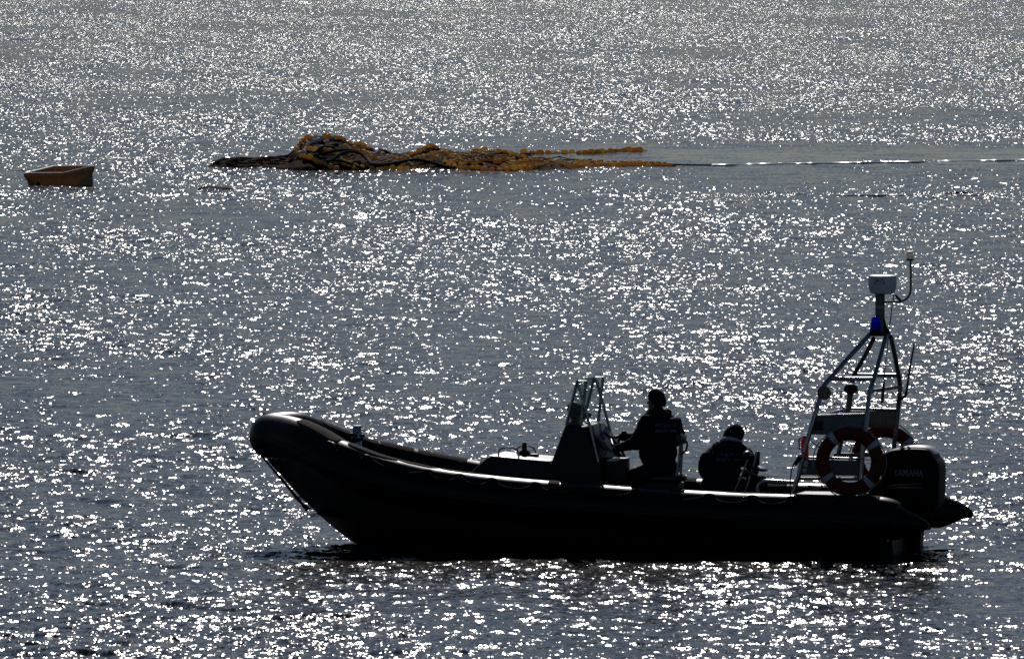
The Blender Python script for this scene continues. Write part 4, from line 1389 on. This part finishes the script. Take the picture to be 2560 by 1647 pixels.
# corrugated black lines lying over the floats
for pts, r_ in (([(795, 390), (815, 382), (848, 376), (880, 377), (906, 385), (922, 400), (938, 411), (955, 412), (981, 409), (1021, 402), (1048, 400), (1088, 409), (1116, 418)], 0.034),
                ([(832, 398), (853, 384), (874, 380), (900, 384), (917, 397), (930, 411), (950, 415), (985, 410)], 0.03),
                ([(790, 386), (806, 396)], 0.03), ([(846, 399), (876, 410), (912, 424)], 0.026), ([(792, 378), (800, 370), (815, 367), (835, 370), (846, 376)], 0.02),
                ([(816, 404), (835, 400), (850, 403)], 0.024)):
    P = [on_net(px, py, 0.13) for px, py in pts]
    P, _ = spline(P, [1] * len(P), 14)
    rr = [r_ * (1 + 0.12 * (k % 2)) for k in range(len(P))]
    MB().tube(P, rr, 8).build('lead_line', 'hose', net)
P, _ = spline([on_water(px, py, 0.03) for px, py in ((1672, 411), (1710, 412.5), (1745, 413), (1778, 413.5))], [1] * 4, 20)
MB().tube(P, [0.015 * (1 + 0.45 * (k % 2)) for k in range(len(P))], 8).build('lead_line', 'hose', net)
for pts in ([(1384, 394), (1400, 392), (1420, 396), (1440, 399), (1470, 399)], [(1380, 402), (1410, 400), (1450, 400), (1480, 399)]):
    MB().tube([on_water(px, py, 0.04) for px, py in pts], 0.02, 7, 5).build('loose_rope', 'palerope', net)

# glossy strips, flattened in shape to glint as bright streaks to the right
def awash(P, a_, b_):
    P, _ = spline(P, [1] * len(P), 5)
    V, F, n = [], [], 14
    for p in P:
        V += [p + Vector((0, a_ * math.cos(2 * math.pi * k / n), b_ * math.sin(2 * math.pi * k / n))) for k in range(n)]
    for i in range(len(P) - 1):
        F += [(i * n + k, i * n + (k + 1) % n, (i + 1) * n + (k + 1) % n, (i + 1) * n + k) for k in range(n)]
    return MB().add(V, F)

w0 = on_water(1780, 413.3, 0.0)
P = [on_water(1780 + i * 42, 413.3 - i * 0.66 + 0.25 * math.sin(i * 1.7), 0.004 + 0.007 * math.sin(i * 2.3)) for i in range(24)]
solo(awash(P, 0.10, 0.026), 'tow_line', 'glintline', w0, 'wet line awash, flattened to glint as a bright streak, running right from the end of the net', 'rope', boat=False)
w1 = on_water(1930, 488.6, 0.0)  # strip added only to make the second streak of glints
P = [on_water(1930 + i * 24, 488.6 + 0.3 * math.sin(i * 1.1), 0.002 + 0.008 * math.sin(i * 1.9) + 0.004 * math.sin(i * 0.7)) for i in range(30)]
solo(awash(P, 0.085, 0.022), 'glint_streak', 'glintline', w1, 'faint broken glossy strip added for a streak of glints at right, nearer than the line from the net', 'rope', boat=False)

# ------------------------------------------------------------------ fish tub
tbase = on_water(150, 470)
tub = thing('fish_tub', 'square ochre plastic fish tub floating tilted to the left of the net', 'tub', (0, 0, 0), boat=False)
L, Wd, H = 1.16, 0.98, 0.66
def rrect(l, w, r, z, seg=5):
    out = []
    for cx, cy, a0 in ((l / 2 - r, w / 2 - r, 0), (-l / 2 + r, w / 2 - r, 90), (-l / 2 + r, -w / 2 + r, 180), (l / 2 - r, -w / 2 + r, 270)):
        for k in range(seg + 1):
            a = math.radians(a0 + 90 * k / seg)
            out.append(Vector((cx + r * math.cos(a), cy + r * math.sin(a), z)))
    return out
def loft(loops, caps=True):
    n = len(loops[0]); V = [q for l in loops for q in l]; F = []
    for i in range(len(loops) - 1):
        for k in range(n):
            F.append((i * n + k, i * n + (k + 1) % n, (i + 1) * n + (k + 1) % n, (i + 1) * n + k))
    F.append(tuple(range(n))[::-1]); F.append(tuple((len(loops) - 1) * n + k for k in range(n)))
    return V, F
V, F = loft([rrect(L - .16, Wd - .16, .07, 0), rrect(L - .12, Wd - .12, .08, .03), rrect(L - .10, Wd - .10, .08, H * .55), rrect(L - .085, Wd - .085, .08, H - .17), rrect(L - .01, Wd - .01, .08, H - .075), rrect(L, Wd, .08, H - .065),
             rrect(L, Wd, .08, H - .03), rrect(L - .02, Wd - .02, .08, H - .008), rrect(L - .05, Wd - .05, .07, H - .004), rrect(L - .11, Wd - .11, .06, H - .012), rrect(L - .125, Wd - .125, .06, H - .03), rrect(L - .18, Wd - .18, .06, .07)])
shell = MB().add(V, F).build('tub_shell', 'tub', tub)
V, F = loft([rrect(L - .048, Wd - .048, .07, H - .003), rrect(L - .05, Wd - .05, .07, H + .004), rrect(L - .11, Wd - .11, .06, H + .002), rrect(L - .113, Wd - .113, .06, H - .012)])
V2, F2 = V, F[:-2]
MB().add(V2, F2).build('rim_edge', 'tubrim', shell)
MB().lathe((-0.2, -Wd / 2 + 0.06, 0.44), [(0.05, 0), (0.05, 0.012), (0.03, 0.02), (0.02, 0.022)], 14, Vector((0, -1, 0.05))).build('drain_plug', 'black', shell)
for sx in (-1, 1):
    MB().box((sx * (L / 2 - 0.03), 0, H - 0.085), (0.05, 0.34, 0.05)).build('hand_grip', 'tub', shell)
# lying with its near left side low: long side to the left, rim seen from above
ex_ = Vector((0.835, -0.716, 0.03)).normalized()
ey_ = Vector((0.627, 0.75, 0.136)); ey_ = (ey_ - ex_ * ey_.dot(ex_)).normalized()
ez_ = ex_.cross(ey_)
Rt = Matrix((ex_, ey_, ez_)).transposed()
tub.rotation_euler = Rt.to_euler()
tub.location = far_at(147.5, 423, on_water(150, 463).y) - ez_ * H

# floating scrap left of the net
sc0 = on_water(540, 475)
V, F = [], []
for i in range(19):
    t = i / 18
    p = on_water(491 + 98 * t, 475.5, 0.0)
    w = 0.16 * math.sin(math.pi * min(1, t * 1.02 + 0.02)) + 0.01
    z = 0.085 * math.sin(math.pi * t ** 0.8) - 0.02 + 0.01 * math.sin(t * 9)
    V += [p + Vector((0, -w, z - 0.012)), p + Vector((0, -w * .5, z + 0.018)), p + Vector((0, w, z + 0.02)), p + Vector((0, w, z - 0.03))]
for i in range(18):
    for k in range(4):
        F.append((i * 4 + k, i * 4 + (k + 1) % 4, i * 4 + 4 + (k + 1) % 4, i * 4 + 4 + k))
F += [(0, 3, 2, 1), (72, 73, 74, 75)]
solo(MB().add(V, F), 'driftwood', 'wood', sc0, 'thin curved brown sliver of driftwood floating between tub and net', 'driftwood', boat=False)
